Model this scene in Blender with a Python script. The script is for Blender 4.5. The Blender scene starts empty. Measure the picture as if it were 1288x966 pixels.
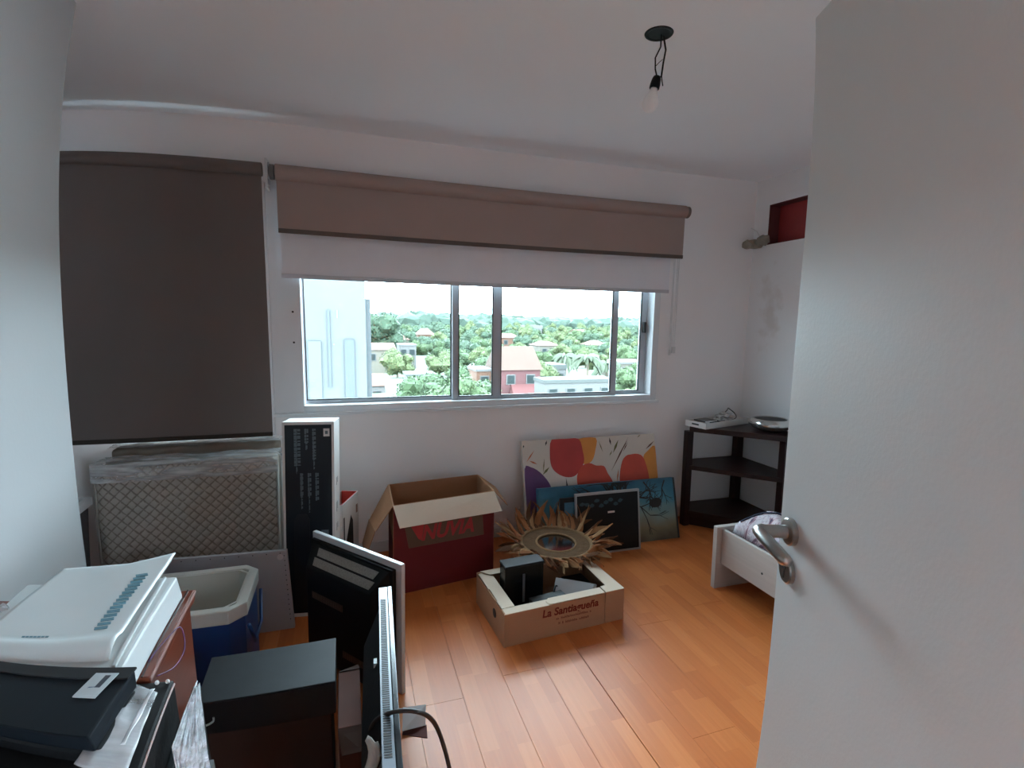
import bpy, bmesh, math, random
from math import sin, cos, pi, radians as RD
from mathutils import Vector as V3, Matrix, Euler, noise
random.seed(7)
SC = bpy.context.scene
COL = SC.collection
# ------------------------------------------------------------------ camera
# wide phone lens: nearly rectilinear in the middle, barrel distortion at the edges
cd = bpy.data.cameras.new('camera'); cam = bpy.data.objects.new('camera', cd); COL.objects.link(cam)
cd.type = 'PANO'; cd.panorama_type = 'FISHEYE_LENS_POLYNOMIAL'
cd.sensor_width = 36; cd.sensor_fit = 'HORIZONTAL'; cd.fisheye_fov = RD(170)
for k, v in enumerate((0, 1.0188, 0.0027, -0.5096, 0.2975)):
    setattr(cd, 'fisheye_polynomial_k%d' % k, -v / 18.0 ** k)
cd.clip_start = 0.02; cd.clip_end = 3000
EYE = V3((0, 0, 1.51))
cam.matrix_world = Matrix.Translation(EYE) @ Matrix.Rotation(-0.314, 4, 'Z') @ Matrix.Rotation(pi/2 - 0.1207, 4, 'X') @ Matrix.Rotation(0.0162, 4, 'Z')
SC.camera = cam
# ------------------------------------------------------------------ world: white overcast sky
W = bpy.data.worlds.new('overcast'); SC.world = W; W.use_nodes = True
bg = W.node_tree.nodes['Background']
bg.inputs[0].default_value = (0.75, 0.93, 1.08, 1); bg.inputs[1].default_value = 38.0
def portal(name, x0, x1, z0, z1, y):
    l = bpy.data.lights.new(name, 'AREA'); l.shape = 'RECTANGLE'; l.size = x1-x0; l.size_y = z1-z0
    l.cycles.is_portal = True
    o = bpy.data.objects.new(name, l); COL.objects.link(o); o.location = ((x0+x1)/2, y, (z0+z1)/2)
    o.rotation_euler = (-pi/2, 0, 0)
portal('window_daylight', -.26, 2.18, .99, 2.2, 3.56)
portal('window_daylight', -1.46, -.5, .9, 2.3, 3.56)
SC.cycles.max_bounces = 16; SC.cycles.diffuse_bounces = 10; SC.cycles.transparent_max_bounces = 24
SC.cycles.caustics_reflective = False; SC.cycles.caustics_refractive = False
SC.cycles.sample_clamp_indirect = 6
vs = SC.view_settings
vs.view_transform = 'Standard'; vs.look = 'None'; vs.gamma = 1; vs.use_curve_mapping = False
vs.exposure = 0.0

# ------------------------------------------------------------------ helpers
def srgb(r, g, b):
    f = lambda c: (c/255/12.92) if c <= 10 else ((c/255+.055)/1.055)**2.4
    return (f(r), f(g), f(b), 1)
MATS = {}
def mat(name, col, rough=.6, metal=0, var=.10, scale=8, bump=.0, bscale=60, spec=.5, trans=0, stretch=None, alpha=None, glow=None):
    if name in MATS: return MATS[name]
    m = bpy.data.materials.new(name); m.use_nodes = True; MATS[name] = m
    nt = m.node_tree; N = nt.nodes; L = nt.links; p = N['Principled BSDF']
    if len(col) == 3: col = (*col, 1)
    if rough >= .7 and spec == .5: spec = .2
    tc = N.new('ShaderNodeTexCoord'); mp = N.new('ShaderNodeMapping'); L.new(tc.outputs['Object'], mp.inputs[0])
    if stretch: mp.inputs['Scale'].default_value = stretch
    nz = N.new('ShaderNodeTexNoise'); nz.inputs['Scale'].default_value = scale; nz.inputs['Detail'].default_value = 5
    L.new(mp.outputs[0], nz.inputs['Vector'])
    mx = N.new('ShaderNodeMix'); mx.data_type = 'RGBA'
    mx.inputs[6].default_value = tuple(c*(1-var) for c in col[:3])+(1,)
    mx.inputs[7].default_value = tuple(min(1, c*(1+var)) for c in col[:3])+(1,)
    L.new(nz.outputs['Fac'], mx.inputs[0]); L.new(mx.outputs[2], p.inputs['Base Color'])
    p.inputs['Roughness'].default_value = rough; p.inputs['Metallic'].default_value = metal
    p.inputs['Specular IOR Level'].default_value = spec
    if trans:
        p.inputs['Transmission Weight'].default_value = trans
    if bump:
        n2 = N.new('ShaderNodeTexNoise'); n2.inputs['Scale'].default_value = bscale; n2.inputs['Detail'].default_value = 3
        L.new(mp.outputs[0], n2.inputs['Vector'])
        b = N.new('ShaderNodeBump'); b.inputs['Strength'].default_value = bump; b.inputs['Distance'].default_value = .01
        L.new(n2.outputs['Fac'], b.inputs['Height']); L.new(b.outputs[0], p.inputs['Normal'])
    return m
def film(name, amount=.35, tint=(.9, .93, .95), rough=.12, bump=.5, bscale=25):
    """clear plastic film: mostly see-through, part shiny and milky, wrinkled"""
    if name in MATS: return MATS[name]
    m = bpy.data.materials.new(name); m.use_nodes = True; MATS[name] = m
    nt = m.node_tree; N = nt.nodes; L = nt.links; p = N['Principled BSDF']
    p.inputs['Base Color'].default_value = (*tint, 1); p.inputs['Roughness'].default_value = rough
    t = N.new('ShaderNodeBsdfTransparent'); mx = N.new('ShaderNodeMixShader')
    nz = N.new('ShaderNodeTexNoise'); nz.inputs['Scale'].default_value = bscale; nz.inputs['Detail'].default_value = 6
    tc = N.new('ShaderNodeTexCoord'); mp = N.new('ShaderNodeMapping'); mp.inputs['Scale'].default_value = (.25, 1, 1.6)
    L.new(tc.outputs['Object'], mp.inputs[0]); L.new(mp.outputs[0], nz.inputs['Vector'])
    mr = N.new('ShaderNodeMapRange'); mr.inputs[1].default_value = .35; mr.inputs[2].default_value = .7
    mr.inputs[3].default_value = amount*.5; mr.inputs[4].default_value = min(1, amount*1.6)
    L.new(nz.outputs['Fac'], mr.inputs[0]); L.new(mr.outputs[0], mx.inputs[0])
    L.new(t.outputs[0], mx.inputs[1]); L.new(p.outputs[0], mx.inputs[2])
    b = N.new('ShaderNodeBump'); b.inputs['Strength'].default_value = bump; b.inputs['Distance'].default_value = .03
    L.new(nz.outputs['Fac'], b.inputs['Height']); L.new(b.outputs[0], p.inputs['Normal'])
    L.new(mx.outputs[0], N['Material Output'].inputs['Surface'])
    return m

class MB:
    def __init__(s): s.bm = bmesh.new()
    def poly(s, pts): 
        return s.bm.faces.new([s.bm.verts.new(p) for p in pts])
    def mesh(s, vs_, fs):
        v = [s.bm.verts.new(p) for p in vs_]
        for f in fs:
            try: s.bm.faces.new([v[i] for i in f])
            except ValueError: pass
        return s
    def hexa(s, p):   # p: 4 bottom ccw, 4 top
        return s.mesh(p, [(3,2,1,0),(4,5,6,7),(0,1,5,4),(1,2,6,5),(2,3,7,6),(3,0,4,7)])
    def box(s, x0, x1, y0, y1, z0, z1):
        return s.hexa([(x0,y0,z0),(x1,y0,z0),(x1,y1,z0),(x0,y1,z0),(x0,y0,z1),(x1,y0,z1),(x1,y1,z1),(x0,y1,z1)])
    def obox(s, c, size, rot=(0,0,0)):
        M = Matrix.Translation(c) @ Euler(rot).to_matrix().to_4x4()
        a, b, d = [q/2 for q in size]
        return s.hexa([tuple(M @ V3(q)) for q in ((-a,-b,-d),(a,-b,-d),(a,b,-d),(-a,b,-d),(-a,-b,d),(a,-b,d),(a,b,d),(-a,b,d))])
    def prism(s, pts, z0, z1):
        n = len(pts); vs_ = [(x,y,z0) for x,y in pts]+[(x,y,z1) for x,y in pts]
        return s.mesh(vs_, [tuple(range(n-1,-1,-1)), tuple(range(n,2*n))]+[(i,(i+1)%n,n+(i+1)%n,n+i) for i in range(n)])
    def flat(s, pts, y0, y1):   # outline in x,z extruded along y (front face y0)
        n = len(pts); vs_ = [(x,y0,z) for x,z in pts]+[(x,y1,z) for x,z in pts]
        return s.mesh(vs_, [tuple(range(n)), tuple(range(2*n-1,n-1,-1))]+[(i,(i+1)%n,n+(i+1)%n,n+i)[::-1] for i in range(n)])
    def tube(s, path, r, n=10, caps=True):
        path = [V3(p) for p in path]; rs = r if isinstance(r, (list,tuple)) else [r]*len(path)
        rings = []; up = None
        for i, p in enumerate(path):
            t = (path[min(i+1,len(path)-1)]-path[max(i-1,0)]).normalized()
            if up is None: up = V3((0,0,1)) if abs(t.z) < .9 else V3((1,0,0))
            a = t.cross(up).normalized(); b = a.cross(t).normalized(); up = b
            rings.append([s.bm.verts.new(p+(a*cos(2*pi*k/n)+b*sin(2*pi*k/n))*rs[i]) for k in range(n)])
        for i in range(len(rings)-1):
            for k in range(n): s.bm.faces.new((rings[i][k],rings[i][(k+1)%n],rings[i+1][(k+1)%n],rings[i+1][k]))
        if caps: s.bm.faces.new(rings[0][::-1]); s.bm.faces.new(rings[-1])
        return s
    def cord(s, path, r, n=8, k=7):
        P_ = [V3(p) for p in path]; P_ = [P_[0]*2-P_[1]]+P_+[P_[-1]*2-P_[-2]]; Q = []
        for i in range(1, len(P_)-2):
            a, b, c, d = P_[i-1:i+3]
            for j in range(k): t = j/k; Q.append(.5*((2*b)+(c-a)*t+(2*a-5*b+4*c-d)*t*t+(3*b-a-3*c+d)*t**3))
        return s.tube(Q+[P_[-2]], r, n)
    def lathe(s, prof, c=(0,0,0), n=32, axis='z', caps=True):
        rings = []
        for r, h in prof:
            ring = []
            for k in range(n):
                a = 2*pi*k/n; q = (r*cos(a), r*sin(a), h)
                if axis == 'y': q = (r*cos(a), h, -r*sin(a))
                if axis == 'x': q = (h, r*cos(a), r*sin(a))
                ring.append(s.bm.verts.new((q[0]+c[0], q[1]+c[1], q[2]+c[2])))
            rings.append(ring)
        for i in range(len(rings)-1):
            for k in range(n): s.bm.faces.new((rings[i][k],rings[i][(k+1)%n],rings[i+1][(k+1)%n],rings[i+1][k]))
        if caps: s.bm.faces.new(rings[0][::-1]); s.bm.faces.new(rings[-1])
        return s
    def grid(s, f, nu, nv):
        v = [[s.bm.verts.new(f(i/nu, j/nv)) for j in range(nv+1)] for i in range(nu+1)]
        for i in range(nu):
            for j in range(nv): s.bm.faces.new((v[i][j],v[i+1][j],v[i+1][j+1],v[i][j+1]))
        return s
    def ico(s, c, r, sub=2, wob=0, sq=(1,1,1), seed=0):
        g = bmesh.ops.create_icosphere(s.bm, subdivisions=sub, radius=1)
        for v in g['verts']:
            k = 1+wob*noise.noise(v.co*2.1+V3((seed*3.1,seed*1.7,seed)))
            v.co = V3((v.co.x*r*sq[0]*k+c[0], v.co.y*r*sq[1]*k+c[1], v.co.z*r*sq[2]*k+c[2]))
        return s
    def build(s, name, m, parent=None, bevel=0, smooth=False, solid=0, seg=2, normals=True):
        if normals: bmesh.ops.recalc_face_normals(s.bm, faces=s.bm.faces)
        if bevel:
            es = [e for e in s.bm.edges if len(e.link_faces) == 2 and e.calc_face_angle(0) > .5]
            bmesh.ops.bevel(s.bm, geom=es, offset=bevel, segments=seg, affect='EDGES', profile=.6)
        if smooth:
            for f in s.bm.faces: f.smooth = True
        me = bpy.data.meshes.new(name); s.bm.to_mesh(me); s.bm.free()
        ms = m if isinstance(m, (list,tuple)) else [m]
        for q in ms: me.materials.append(q)
        o = bpy.data.objects.new(name, me); COL.objects.link(o)
        if parent: o.parent = parent
        if solid:
            md = o.modifiers.new('thickness', 'SOLIDIFY'); md.thickness = solid; md.offset = 0
        return o
def tag(o, label=None, cat=None, group=None, kind=None):
    if label: o['label'] = label
    if cat: o['category'] = cat
    if group: o['group'] = group
    if kind: o['kind'] = kind
    return o
def thing(name, label, cat, loc=(0,0,0), rz=0, group=None, rx=0, ry=0):
    o = bpy.data.objects.new(name, None); COL.objects.link(o); o.empty_display_size = .1
    o.location = loc; o.rotation_euler = (rx, ry, rz)
    return tag(o, label, cat, group)
def struct(name, mb, m, label=None, cat=None, **k):
    o = mb.build(name, m, **k); o['kind'] = 'structure'
    o['label'] = label or name.replace('_', ' '); o['category'] = cat or name.split('_')[0]
    return o
def copy_tree(o, parent=None):
    c = o.copy(); COL.objects.link(c)
    if parent: c.parent = parent
    for ch in list(o.children): copy_tree(ch, c)
    return c
def text(name, body, size, m, parent, loc, rot, shear=0, sx=1, ext=.0006, align='LEFT', bold=0):
    cu = bpy.data.curves.new(name, 'FONT'); cu.body = body; cu.size = size; cu.shear = shear; cu.extrude = ext
    cu.align_x = align; cu.resolution_u = 3; cu.offset = bold
    t = bpy.data.objects.new(name, cu); COL.objects.link(t)
    bpy.context.view_layer.update()
    me = bpy.data.meshes.new_from_object(t.evaluated_get(bpy.context.evaluated_depsgraph_get()))
    bpy.data.objects.remove(t)
    me.materials.clear(); me.materials.append(m)
    o = bpy.data.objects.new(name, me); COL.objects.link(o); o.parent = parent
    o.location = loc; o.rotation_euler = rot; o.scale = (sx, 1, 1)
    return o

# ------------------------------------------------------------------ materials of the room
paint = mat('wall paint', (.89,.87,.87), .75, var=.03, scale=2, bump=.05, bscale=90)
paint_ceil = mat('ceiling paint', (.88,.90,.925), .85, var=.02, scale=2, bump=.03)
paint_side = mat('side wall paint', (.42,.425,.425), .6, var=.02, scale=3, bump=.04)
white_pvc = mat('white window enamel', (.72,.74,.76), .35, var=.03)
sash_metal = mat('aluminium sash', (.42,.44,.47), .4, var=.05)
black_rubber = mat('black rubber', (.012,.012,.013), .6)
def laminate():
    m = bpy.data.materials.new('three strip laminate'); m.use_nodes = True; nt = m.node_tree; N = nt.nodes; L = nt.links; p = N['Principled BSDF']
    g = N.new('ShaderNodeNewGeometry'); sp = N.new('ShaderNodeSeparateXYZ'); L.new(g.outputs['Position'], sp.inputs[0])
    cb = N.new('ShaderNodeCombineXYZ')
    ax = N.new('ShaderNodeMath'); ax.operation = 'ADD'; ax.inputs[1].default_value = 10-.99+.19*3  # strip rows start at the plank seam
    L.new(sp.outputs['X'], ax.inputs[0]); ay = N.new('ShaderNodeMath'); ay.operation = 'ADD'; ay.inputs[1].default_value = 20
    L.new(sp.outputs['Y'], ay.inputs[0]); L.new(ay.outputs[0], cb.inputs['X'])
    sub = N.new('ShaderNodeMath'); sub.operation = 'SUBTRACT'; sub.inputs[1].default_value = 10-10.07+.19*3-.0  # keep rows aligned
    L.new(ax.outputs[0], cb.inputs['Y'])
    br = N.new('ShaderNodeTexBrick'); br.inputs['Scale'].default_value = 1; br.inputs['Brick Width'].default_value = .41; br.inputs['Row Height'].default_value = .19/3
    br.inputs['Mortar Size'].default_value = 0; br.offset = .37; br.offset_frequency = 2; br.squash = .8; br.squash_frequency = 3
    br.inputs['Color1'].default_value = (0,0,0,1); br.inputs['Color2'].default_value = (1,1,1,1); br.inputs['Bias'].default_value = 0
    L.new(cb.outputs[0], br.inputs['Vector'])
    mp = N.new('ShaderNodeMapping'); mp.inputs['Scale'].default_value = (1.2, 22, 1)
    ad = N.new('ShaderNodeVectorMath'); ad.operation = 'ADD'; L.new(cb.outputs[0], ad.inputs[0]); L.new(br.outputs['Color'], ad.inputs[1]); L.new(ad.outputs[0], mp.inputs[0])
    nz = N.new('ShaderNodeTexNoise'); nz.inputs['Scale'].default_value = 3.2; nz.inputs['Detail'].default_value = 7; nz.inputs['Distortion'].default_value = .6
    L.new(mp.outputs[0], nz.inputs['Vector'])
    mx = N.new('ShaderNodeMath'); mx.operation = 'MULTIPLY_ADD'; mx.inputs[1].default_value = .55; L.new(br.outputs['Color'], mx.inputs[0])
    m2 = N.new('ShaderNodeMath'); m2.operation = 'MULTIPLY'; m2.inputs[1].default_value = .55; L.new(nz.outputs['Fac'], m2.inputs[0]); L.new(m2.outputs[0], mx.inputs[2])
    cr = N.new('ShaderNodeValToRGB'); e = cr.color_ramp.elements
    e[0].position = .1; e[0].color = (.44,.115,.028,1); e[1].position = .95; e[1].color = (.62,.20,.055,1)
    k = cr.color_ramp.elements.new(.5); k.color = (.52,.145,.036,1)
    L.new(mx.outputs[0], cr.inputs[0]); L.new(cr.outputs[0], p.inputs['Base Color'])
    p.inputs['Roughness'].default_value = .38; p.inputs['Specular IOR Level'].default_value = .36
    b = N.new('ShaderNodeBump'); b.inputs['Strength'].default_value = .05; b.inputs['Distance'].default_value = .002
    L.new(nz.outputs['Fac'], b.inputs['Height']); L.new(b.outputs[0], p.inputs['Normal'])
    return m
LAM = laminate()

# ------------------------------------------------------------------ the setting
H = 2.6; YB = 3.3; XR = 3.02; XL = -1.95; YF = -.05
fl = struct('floor', MB().box(XL-.2, XR+.2, -2.4, YB+.25, -.1, -.009), mat('underlay', (.03,.02,.015), .9), 'reddish three-strip laminate floor of the room', 'floor')
PW, PL = .19, 1.285
plank_me = {}
k0 = math.floor((XL-.99)/PW); k1 = math.ceil((XR-.99)/PW)
for k in range(k0, k1):
    x0 = .99+k*PW; x1 = x0+PW
    w0 = max(x0, XL)+(.0016 if k == 0 else .0004); w1 = min(x1, XR)-(.0016 if k == -1 else .0004)
    off = (k*.47) % 1*PL
    y = YB-off-.0
    ys = [YB, *[y-i*PL for i in range(5) if -2.3 < y-i*PL < YB-.05], -2.3]
    for a, b in zip(ys[1:], ys[:-1]):
        if b-a < .02: continue
        key = (round(w1-w0,4), round(b-a,4))
        if key not in plank_me:
            o = MB().box(0, w1-w0, 0, b-a-.0007, -.0085, 0).build('plank', LAM, fl, bevel=.0005, seg=1); plank_me[key] = o.data
        else:
            o = bpy.data.objects.new('plank', plank_me[key]); COL.objects.link(o); o.parent = fl
        o.location = (w0, a, 0)
struct('ceiling', MB().box(XL-.2, XR+.2, -2.4, YB+.25, H, H+.15), paint_ceil, 'smooth white painted ceiling', 'ceiling')
wb = MB(); T = .25
LX0, LX1, LZ0, LZ1 = -1.50, -.47, .86, 2.30
RX0, RX1, RZ0, RZ1 = -.40, 2.21, .955, 2.22
for a in ((XL-.2,LX0,0,H),(LX0,LX1,0,LZ0),(LX0,LX1,LZ1,H),(LX1,RX0,0,H),(RX0,RX1,0,RZ0),(RX0,RX1,RZ1,H),(RX1,XR+.2,0,H)):
    wb.box(a[0],a[1],YB,YB+T,a[2],a[3])
struct('wall_back', wb, paint, 'white back wall with the wide window', 'wall')
wr = MB(); AY0, AY1, AZ0, AZ1 = 2.42, 3.165, 2.115, 2.404
for a in ((YF,AY0,0,H),(AY0,AY1,0,AZ0),(AY0,AY1,AZ1,H),(AY1,YB,0,H)): wr.box(XR,XR+.2,a[0],a[1],a[2],a[3])
def stained():
    m = bpy.data.materials.new('stained wall paint'); m.use_nodes = True; N = m.node_tree.nodes; L = m.node_tree.links; p = N['Principled BSDF']
    g = N.new('ShaderNodeNewGeometry'); d = N.new('ShaderNodeVectorMath'); d.operation = 'SUBTRACT'; d.inputs[1].default_value = (3.02,3.09,1.62)
    L.new(g.outputs['Position'], d.inputs[0])
    s = N.new('ShaderNodeVectorMath'); s.operation = 'MULTIPLY'; s.inputs[1].default_value = (1,7,2.6); L.new(d.outputs[0], s.inputs[0])
    ln = N.new('ShaderNodeVectorMath'); ln.operation = 'LENGTH'; L.new(s.outputs[0], ln.inputs[0])
    nz = N.new('ShaderNodeTexNoise'); nz.inputs['Scale'].default_value = 9; nz.inputs['Detail'].default_value = 6; L.new(g.outputs['Position'], nz.inputs['Vector'])
    a = N.new('ShaderNodeMath'); a.operation = 'MULTIPLY_ADD'; a.inputs[1].default_value = 2.4; L.new(nz.outputs['Fac'], a.inputs[0]); L.new(ln.outputs['Value'], a.inputs[2])
    r = N.new('ShaderNodeMapRange'); r.inputs[1].default_value = 1.25; r.inputs[2].default_value = 1.9; r.inputs[3].default_value = .28; r.inputs[4].default_value = 0
    L.new(a.outputs[0], r.inputs[0])
    mx = N.new('ShaderNodeMix'); mx.data_type = 'RGBA'; mx.inputs[6].default_value = (.89,.90,.91,1); mx.inputs[7].default_value = (.42,.31,.22,1)
    L.new(r.outputs[0], mx.inputs[0]); L.new(mx.outputs[2], p.inputs['Base Color']); p.inputs['Roughness'].default_value = .75
    return m
struct('wall_right', wr, stained(), 'white right wall with a red opening near the ceiling', 'wall')
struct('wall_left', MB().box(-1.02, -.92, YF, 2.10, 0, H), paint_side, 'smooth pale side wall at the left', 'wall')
paint_hi = mat('fresh white paint', (.88,.90,.92), .75, var=.02, scale=2, bump=.05)
struct('wall_alcove', MB().box(XL-.2, XL, YF, YB, 0, H), paint_hi, 'far left wall behind the partition', 'wall')
wf = MB(); wf.box(XL-.2,-.30,YF-.12,YF,0,H); wf.box(.60,XR+.2,YF-.12,YF,0,H); wf.box(-.30,.60,YF-.12,YF,2.1,H)
struct('wall_front', wf, paint_hi, 'wall with the doorway', 'wall')
wh = MB(); wh.box(XL-.2,XL,-2.4,YF-.12,0,H); wh.box(XR,XR+.2,-2.4,YF-.12,0,H); wh.box(XL-.2,1.5,-2.5,-2.4,0,H); wh.box(2.6,XR+.2,-2.5,-2.4,0,H); wh.box(1.5,2.6,-2.5,-2.4,0,.8); wh.box(1.5,2.6,-2.5,-2.4,2.2,H)  # unseen opening in the rear wall, added to let fill daylight in
struct('wall_hallway', wh, paint_hi, 'hallway walls behind the camera with an added opening for fill light', 'wall')
struct('baseboard_right', MB().box(XR-.012, XR, YF, YB, 0, .07), white_pvc, 'white baseboard of the right wall', 'baseboard')
struct('baseboard_back', MB().box(XL, XR-.012, YB-.012, YB, 0, .07), white_pvc, 'white baseboard of the window wall', 'baseboard')

# window 1 (wide sliding window)
w1 = tag(bpy.data.objects.new('window_1', None), 'wide white sliding window with four panes', 'window', kind='structure'); COL.objects.link(w1)
w1.location = (RX0, YB, RZ0)
def L_(x, y, z, base=w1.location): return (x-base[0], y-base[1], z-base[2])
def wbox(m, x0, x1, y0, y1, z0, z1): m.box(x0-RX0, x1-RX0, y0-YB, y1-YB, z0-RZ0, z1-RZ0)
f = MB()
wbox(f, -.42,-.255,3.285,3.36,.94,2.24); wbox(f, 2.165,2.215,3.285,3.40,.94,2.24)
wbox(f, -.255,2.165,3.285,3.40,.94,.985); wbox(f, -.255,2.165,3.30,3.40,2.18,2.24)
f.build('window_frame', white_pvc, w1, bevel=.003)
f = MB(); wbox(f, -.43,2.23,3.262,3.30,.925,.945); f.build('sill_strip', white_pvc, w1, bevel=.003)
def sash(x0, x1, y, sl, sr, bottom=.985):
    a = MB(); wbox(a, x0,x0+sl,y,y+.03,bottom,2.19); wbox(a, x1-sr,x1,y,y+.03,bottom,2.19)
    wbox(a, x0+sl,x1-sr,y,y+.03,bottom,bottom+.022); wbox(a, x0+sl,x1-sr,y,y+.03,2.15,2.19)
    s = a.build('sash', sash_metal, w1, bevel=.002)
    g = MB(); wbox(g, x0+sl,x1-sr,y+.012,y+.016,bottom+.022,2.15); g.build('pane', GLASS, s).location = (0,0,0)
    r = MB(); wbox(r, x0+sl,x0+sl+.006,y-.002,y+.012,bottom+.022,2.15); wbox(r, x1-sr-.006,x1-sr,y-.002,y+.012,bottom+.022,2.15)
    wbox(r, x0+sl,x1-sr,y-.002,y+.012,bottom+.022,bottom+.028); r.build('gasket', black_rubber, s)
def glassmat():
    m = bpy.data.materials.new('window glass'); m.use_nodes = True; N = m.node_tree.nodes; L = m.node_tree.links
    N.remove(N['Principled BSDF']); t = N.new('ShaderNodeBsdfTransparent'); t.inputs[0].default_value = (.93,.97,.96,1)
    g = N.new('ShaderNodeBsdfGlossy'); g.inputs['Roughness'].default_value = .03; fr = N.new('ShaderNodeFresnel'); fr.inputs[0].default_value = 1.45
    ml = N.new('ShaderNodeMath'); ml.operation = 'MULTIPLY'; ml.inputs[1].default_value = .8
    mx = N.new('ShaderNodeMixShader'); L.new(fr.outputs[0], ml.inputs[0]); L.new(ml.outputs[0], mx.inputs[0]); L.new(t.outputs[0], mx.inputs[1]); L.new(g.outputs[0], mx.inputs[2])
    df = N.new('ShaderNodeBsdfDiffuse'); df.inputs[0].default_value = (.5,.5,.48,1); m2 = N.new('ShaderNodeMixShader')
    tc = N.new('ShaderNodeTexCoord'); nz = N.new('ShaderNodeTexNoise'); nz.inputs['Scale'].default_value = 70; nz.inputs['Detail'].default_value = 2; L.new(tc.outputs['Object'], nz.inputs['Vector'])
    mr = N.new('ShaderNodeMapRange'); mr.inputs[1].default_value = .70; mr.inputs[2].default_value = .78; mr.inputs[3].default_value = .012; mr.inputs[4].default_value = .10
    L.new(nz.outputs['Fac'], mr.inputs[0]); L.new(mr.outputs[0], m2.inputs[0]); L.new(mx.outputs[0], m2.inputs[1]); L.new(df.outputs[0], m2.inputs[2])
    L.new(m2.outputs[0], N['Material Output'].inputs[0]); return m
GLASS = glassmat()
sash(-.255, .70, 3.37, .008, .042)
sash(.66, .995, 3.335, .04, .055)
sash(.995, 1.90, 3.335, .002, .045)
sash(1.89, 2.165, 3.37, .02, .05)
s_ = MB()
for z in (1.37, 1.55): s_.lathe([(.006,0),(.006,.004)], (-.30-RX0, 3.281-YB, z-RZ0), 10, 'y')
s_.build('screw', black_rubber, w1)
lt = MB(); wbox(lt, 2.125,2.145,3.345,3.37,1.45,1.53); lt.build('latch', black_rubber, w1, bevel=.003)
# window 2 behind the brown blind
w2 = tag(bpy.data.objects.new('window_2', None), 'left window hidden behind the brown blind', 'window', kind='structure'); COL.objects.link(w2)
w2.location = (LX0, YB, LZ0)
f = MB(); X = LX1-LX0; Z = LZ1-LZ0
f.box(0,.05,.03,.09,0,Z); f.box(X-.05,X,.03,.09,0,Z); f.box(.05,X-.05,.03,.09,0,.05); f.box(.05,X-.05,.03,.09,Z-.05,Z)
f.build('window_frame', white_pvc, w2, bevel=.003)
f = MB(); f.box(.05,X-.05,.055,.06,.05,Z-.05); f.build('pane', GLASS, w2)
struct('trim_1', MB().box(LX1-.005, RX0-.018, 3.262, YB, .80, 2.27), white_pvc, 'white vertical trim between the two windows', 'trim', bevel=.004)

# ------------------------------------------------------------------ blinds
brown = mat('brown blackout fabric', (.165,.135,.125), .85, var=.06, scale=4, bump=.15, bscale=500)
tan = mat('taupe blackout fabric', (.36,.27,.245), .85, var=.05, scale=4, bump=.15, bscale=500)
tan_d = mat('taupe hem', (.12,.095,.085), .8); brown_d = mat('brown hem', (.05,.038,.032), .8)
whitef = mat('white screen fabric', (.82,.82,.86), .8, var=.03, bump=.1, bscale=500, trans=0)
chainm = mat('white plastic chain', (.7,.7,.7), .4)
def blind(name, label, x0, x1, ztop, zbot, yr, m, md, group=None, rr=.032, fb=None):
    t = thing(name, label, 'blind', (x0, yr, zbot), 0, group); w = x1-x0; hz = ztop-zbot
    a = MB(); a.lathe([(rr-.002,0),(rr,.004),(rr,w-.004),(rr-.002,w)], (0,0,hz-rr), 24, 'x'); a.build('roller', m, t, smooth=False)
    a = MB(); fy = fb if fb is not None else -rr
    a.box(.004,w-.004,fy,fy+.0022,.02,hz-rr); a.build('fabric', m, t)
    a = MB(); a.box(.004,w-.004,fy-.006,fy+.008,0,.024); a.build('hem_bar', md, t, bevel=.002)
    return t
bl = blind('roller_blind', 'dark brown roller blind pulled down over the left window', -1.56, -.418, 2.351, .829, 3.205, brown, brown_d, rr=.036, fb=-.006)
br = blind('roller_blind', 'taupe roller blind rolled up short above the wide window', -.352, 2.320, 2.352, 1.985, 3.205, tan, tan_d, rr=.044, fb=-.008)
a = MB(); a.box(0,.03,-.045,.085,-.028-.045,-.028+.045)
for o_, x in ((br, 2.672+.002), (br, -.034)):
    e = MB(); e.lathe([(.040,0),(.040,.022),(.028,.028)] if x > 0 else [(.02,0),(.040,.006),(.040,.028)], (x,0,2.352-1.985-.044), 20, 'x')
    e.build('end_cap', mat('grey end cap', (.16,.14,.13), .5), o_)
a.bm.free()
wbl = blind('roller_blind', 'white roller blind hanging just below the taupe one', -.352, 2.262, 2.28, 1.742, 3.268, whitef, mat('white hem', (.55,.56,.60), .6), rr=.012)
# brackets and bead chains
bk = thing('blind_bracket', 'white metal bracket holding the blinds between the windows', 'bracket', (-.39, YB, 2.2))
a = MB(); a.box(-.012,.0,-.115,0,.02,.175); a.box(-.012,.03,-.006,0,.02,.175)
a.build('plate', chainm, bk, bevel=.002)
for z in (.145, .055):
    a = MB(); a.lathe([(.016,0),(.016,.008),(.008,.010)], (0,-.085,z), 16, 'x'); a.build('pivot', sash_metal, bk)
def chain(label, x, y, z0, z1, gap, mk):
    t = thing('bead_chain', label, 'blind chain', (x, y, z0))
    a = MB()
    for dx in (-gap/2, gap/2):
        a.tube([(dx,0,.03),(dx,0,z1-z0)], .0022, 6)
    a.tube([(gap/2*cos(q),0,.03-gap/2*sin(q)) for q in [pi*i/8 for i in range(9)]], .0022, 6)
    c = a.build('cord', chainm, t)
    a = MB(); a.box(-gap/2-.008,gap/2+.008,-.008,.008,0,.05) if mk else a.box(-.008,.008,-.006,.006,0,.045)
    a.build('weight', chainm, t, bevel=.003)
chain('white blind chain with the larger weight, by the window edge', 2.326, 3.255, 1.30, 2.33, .012, 1)
chain('white blind chain with the smaller weight, by the window edge', 2.298, 3.262, 1.285, 2.27, .008, 0)

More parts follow.
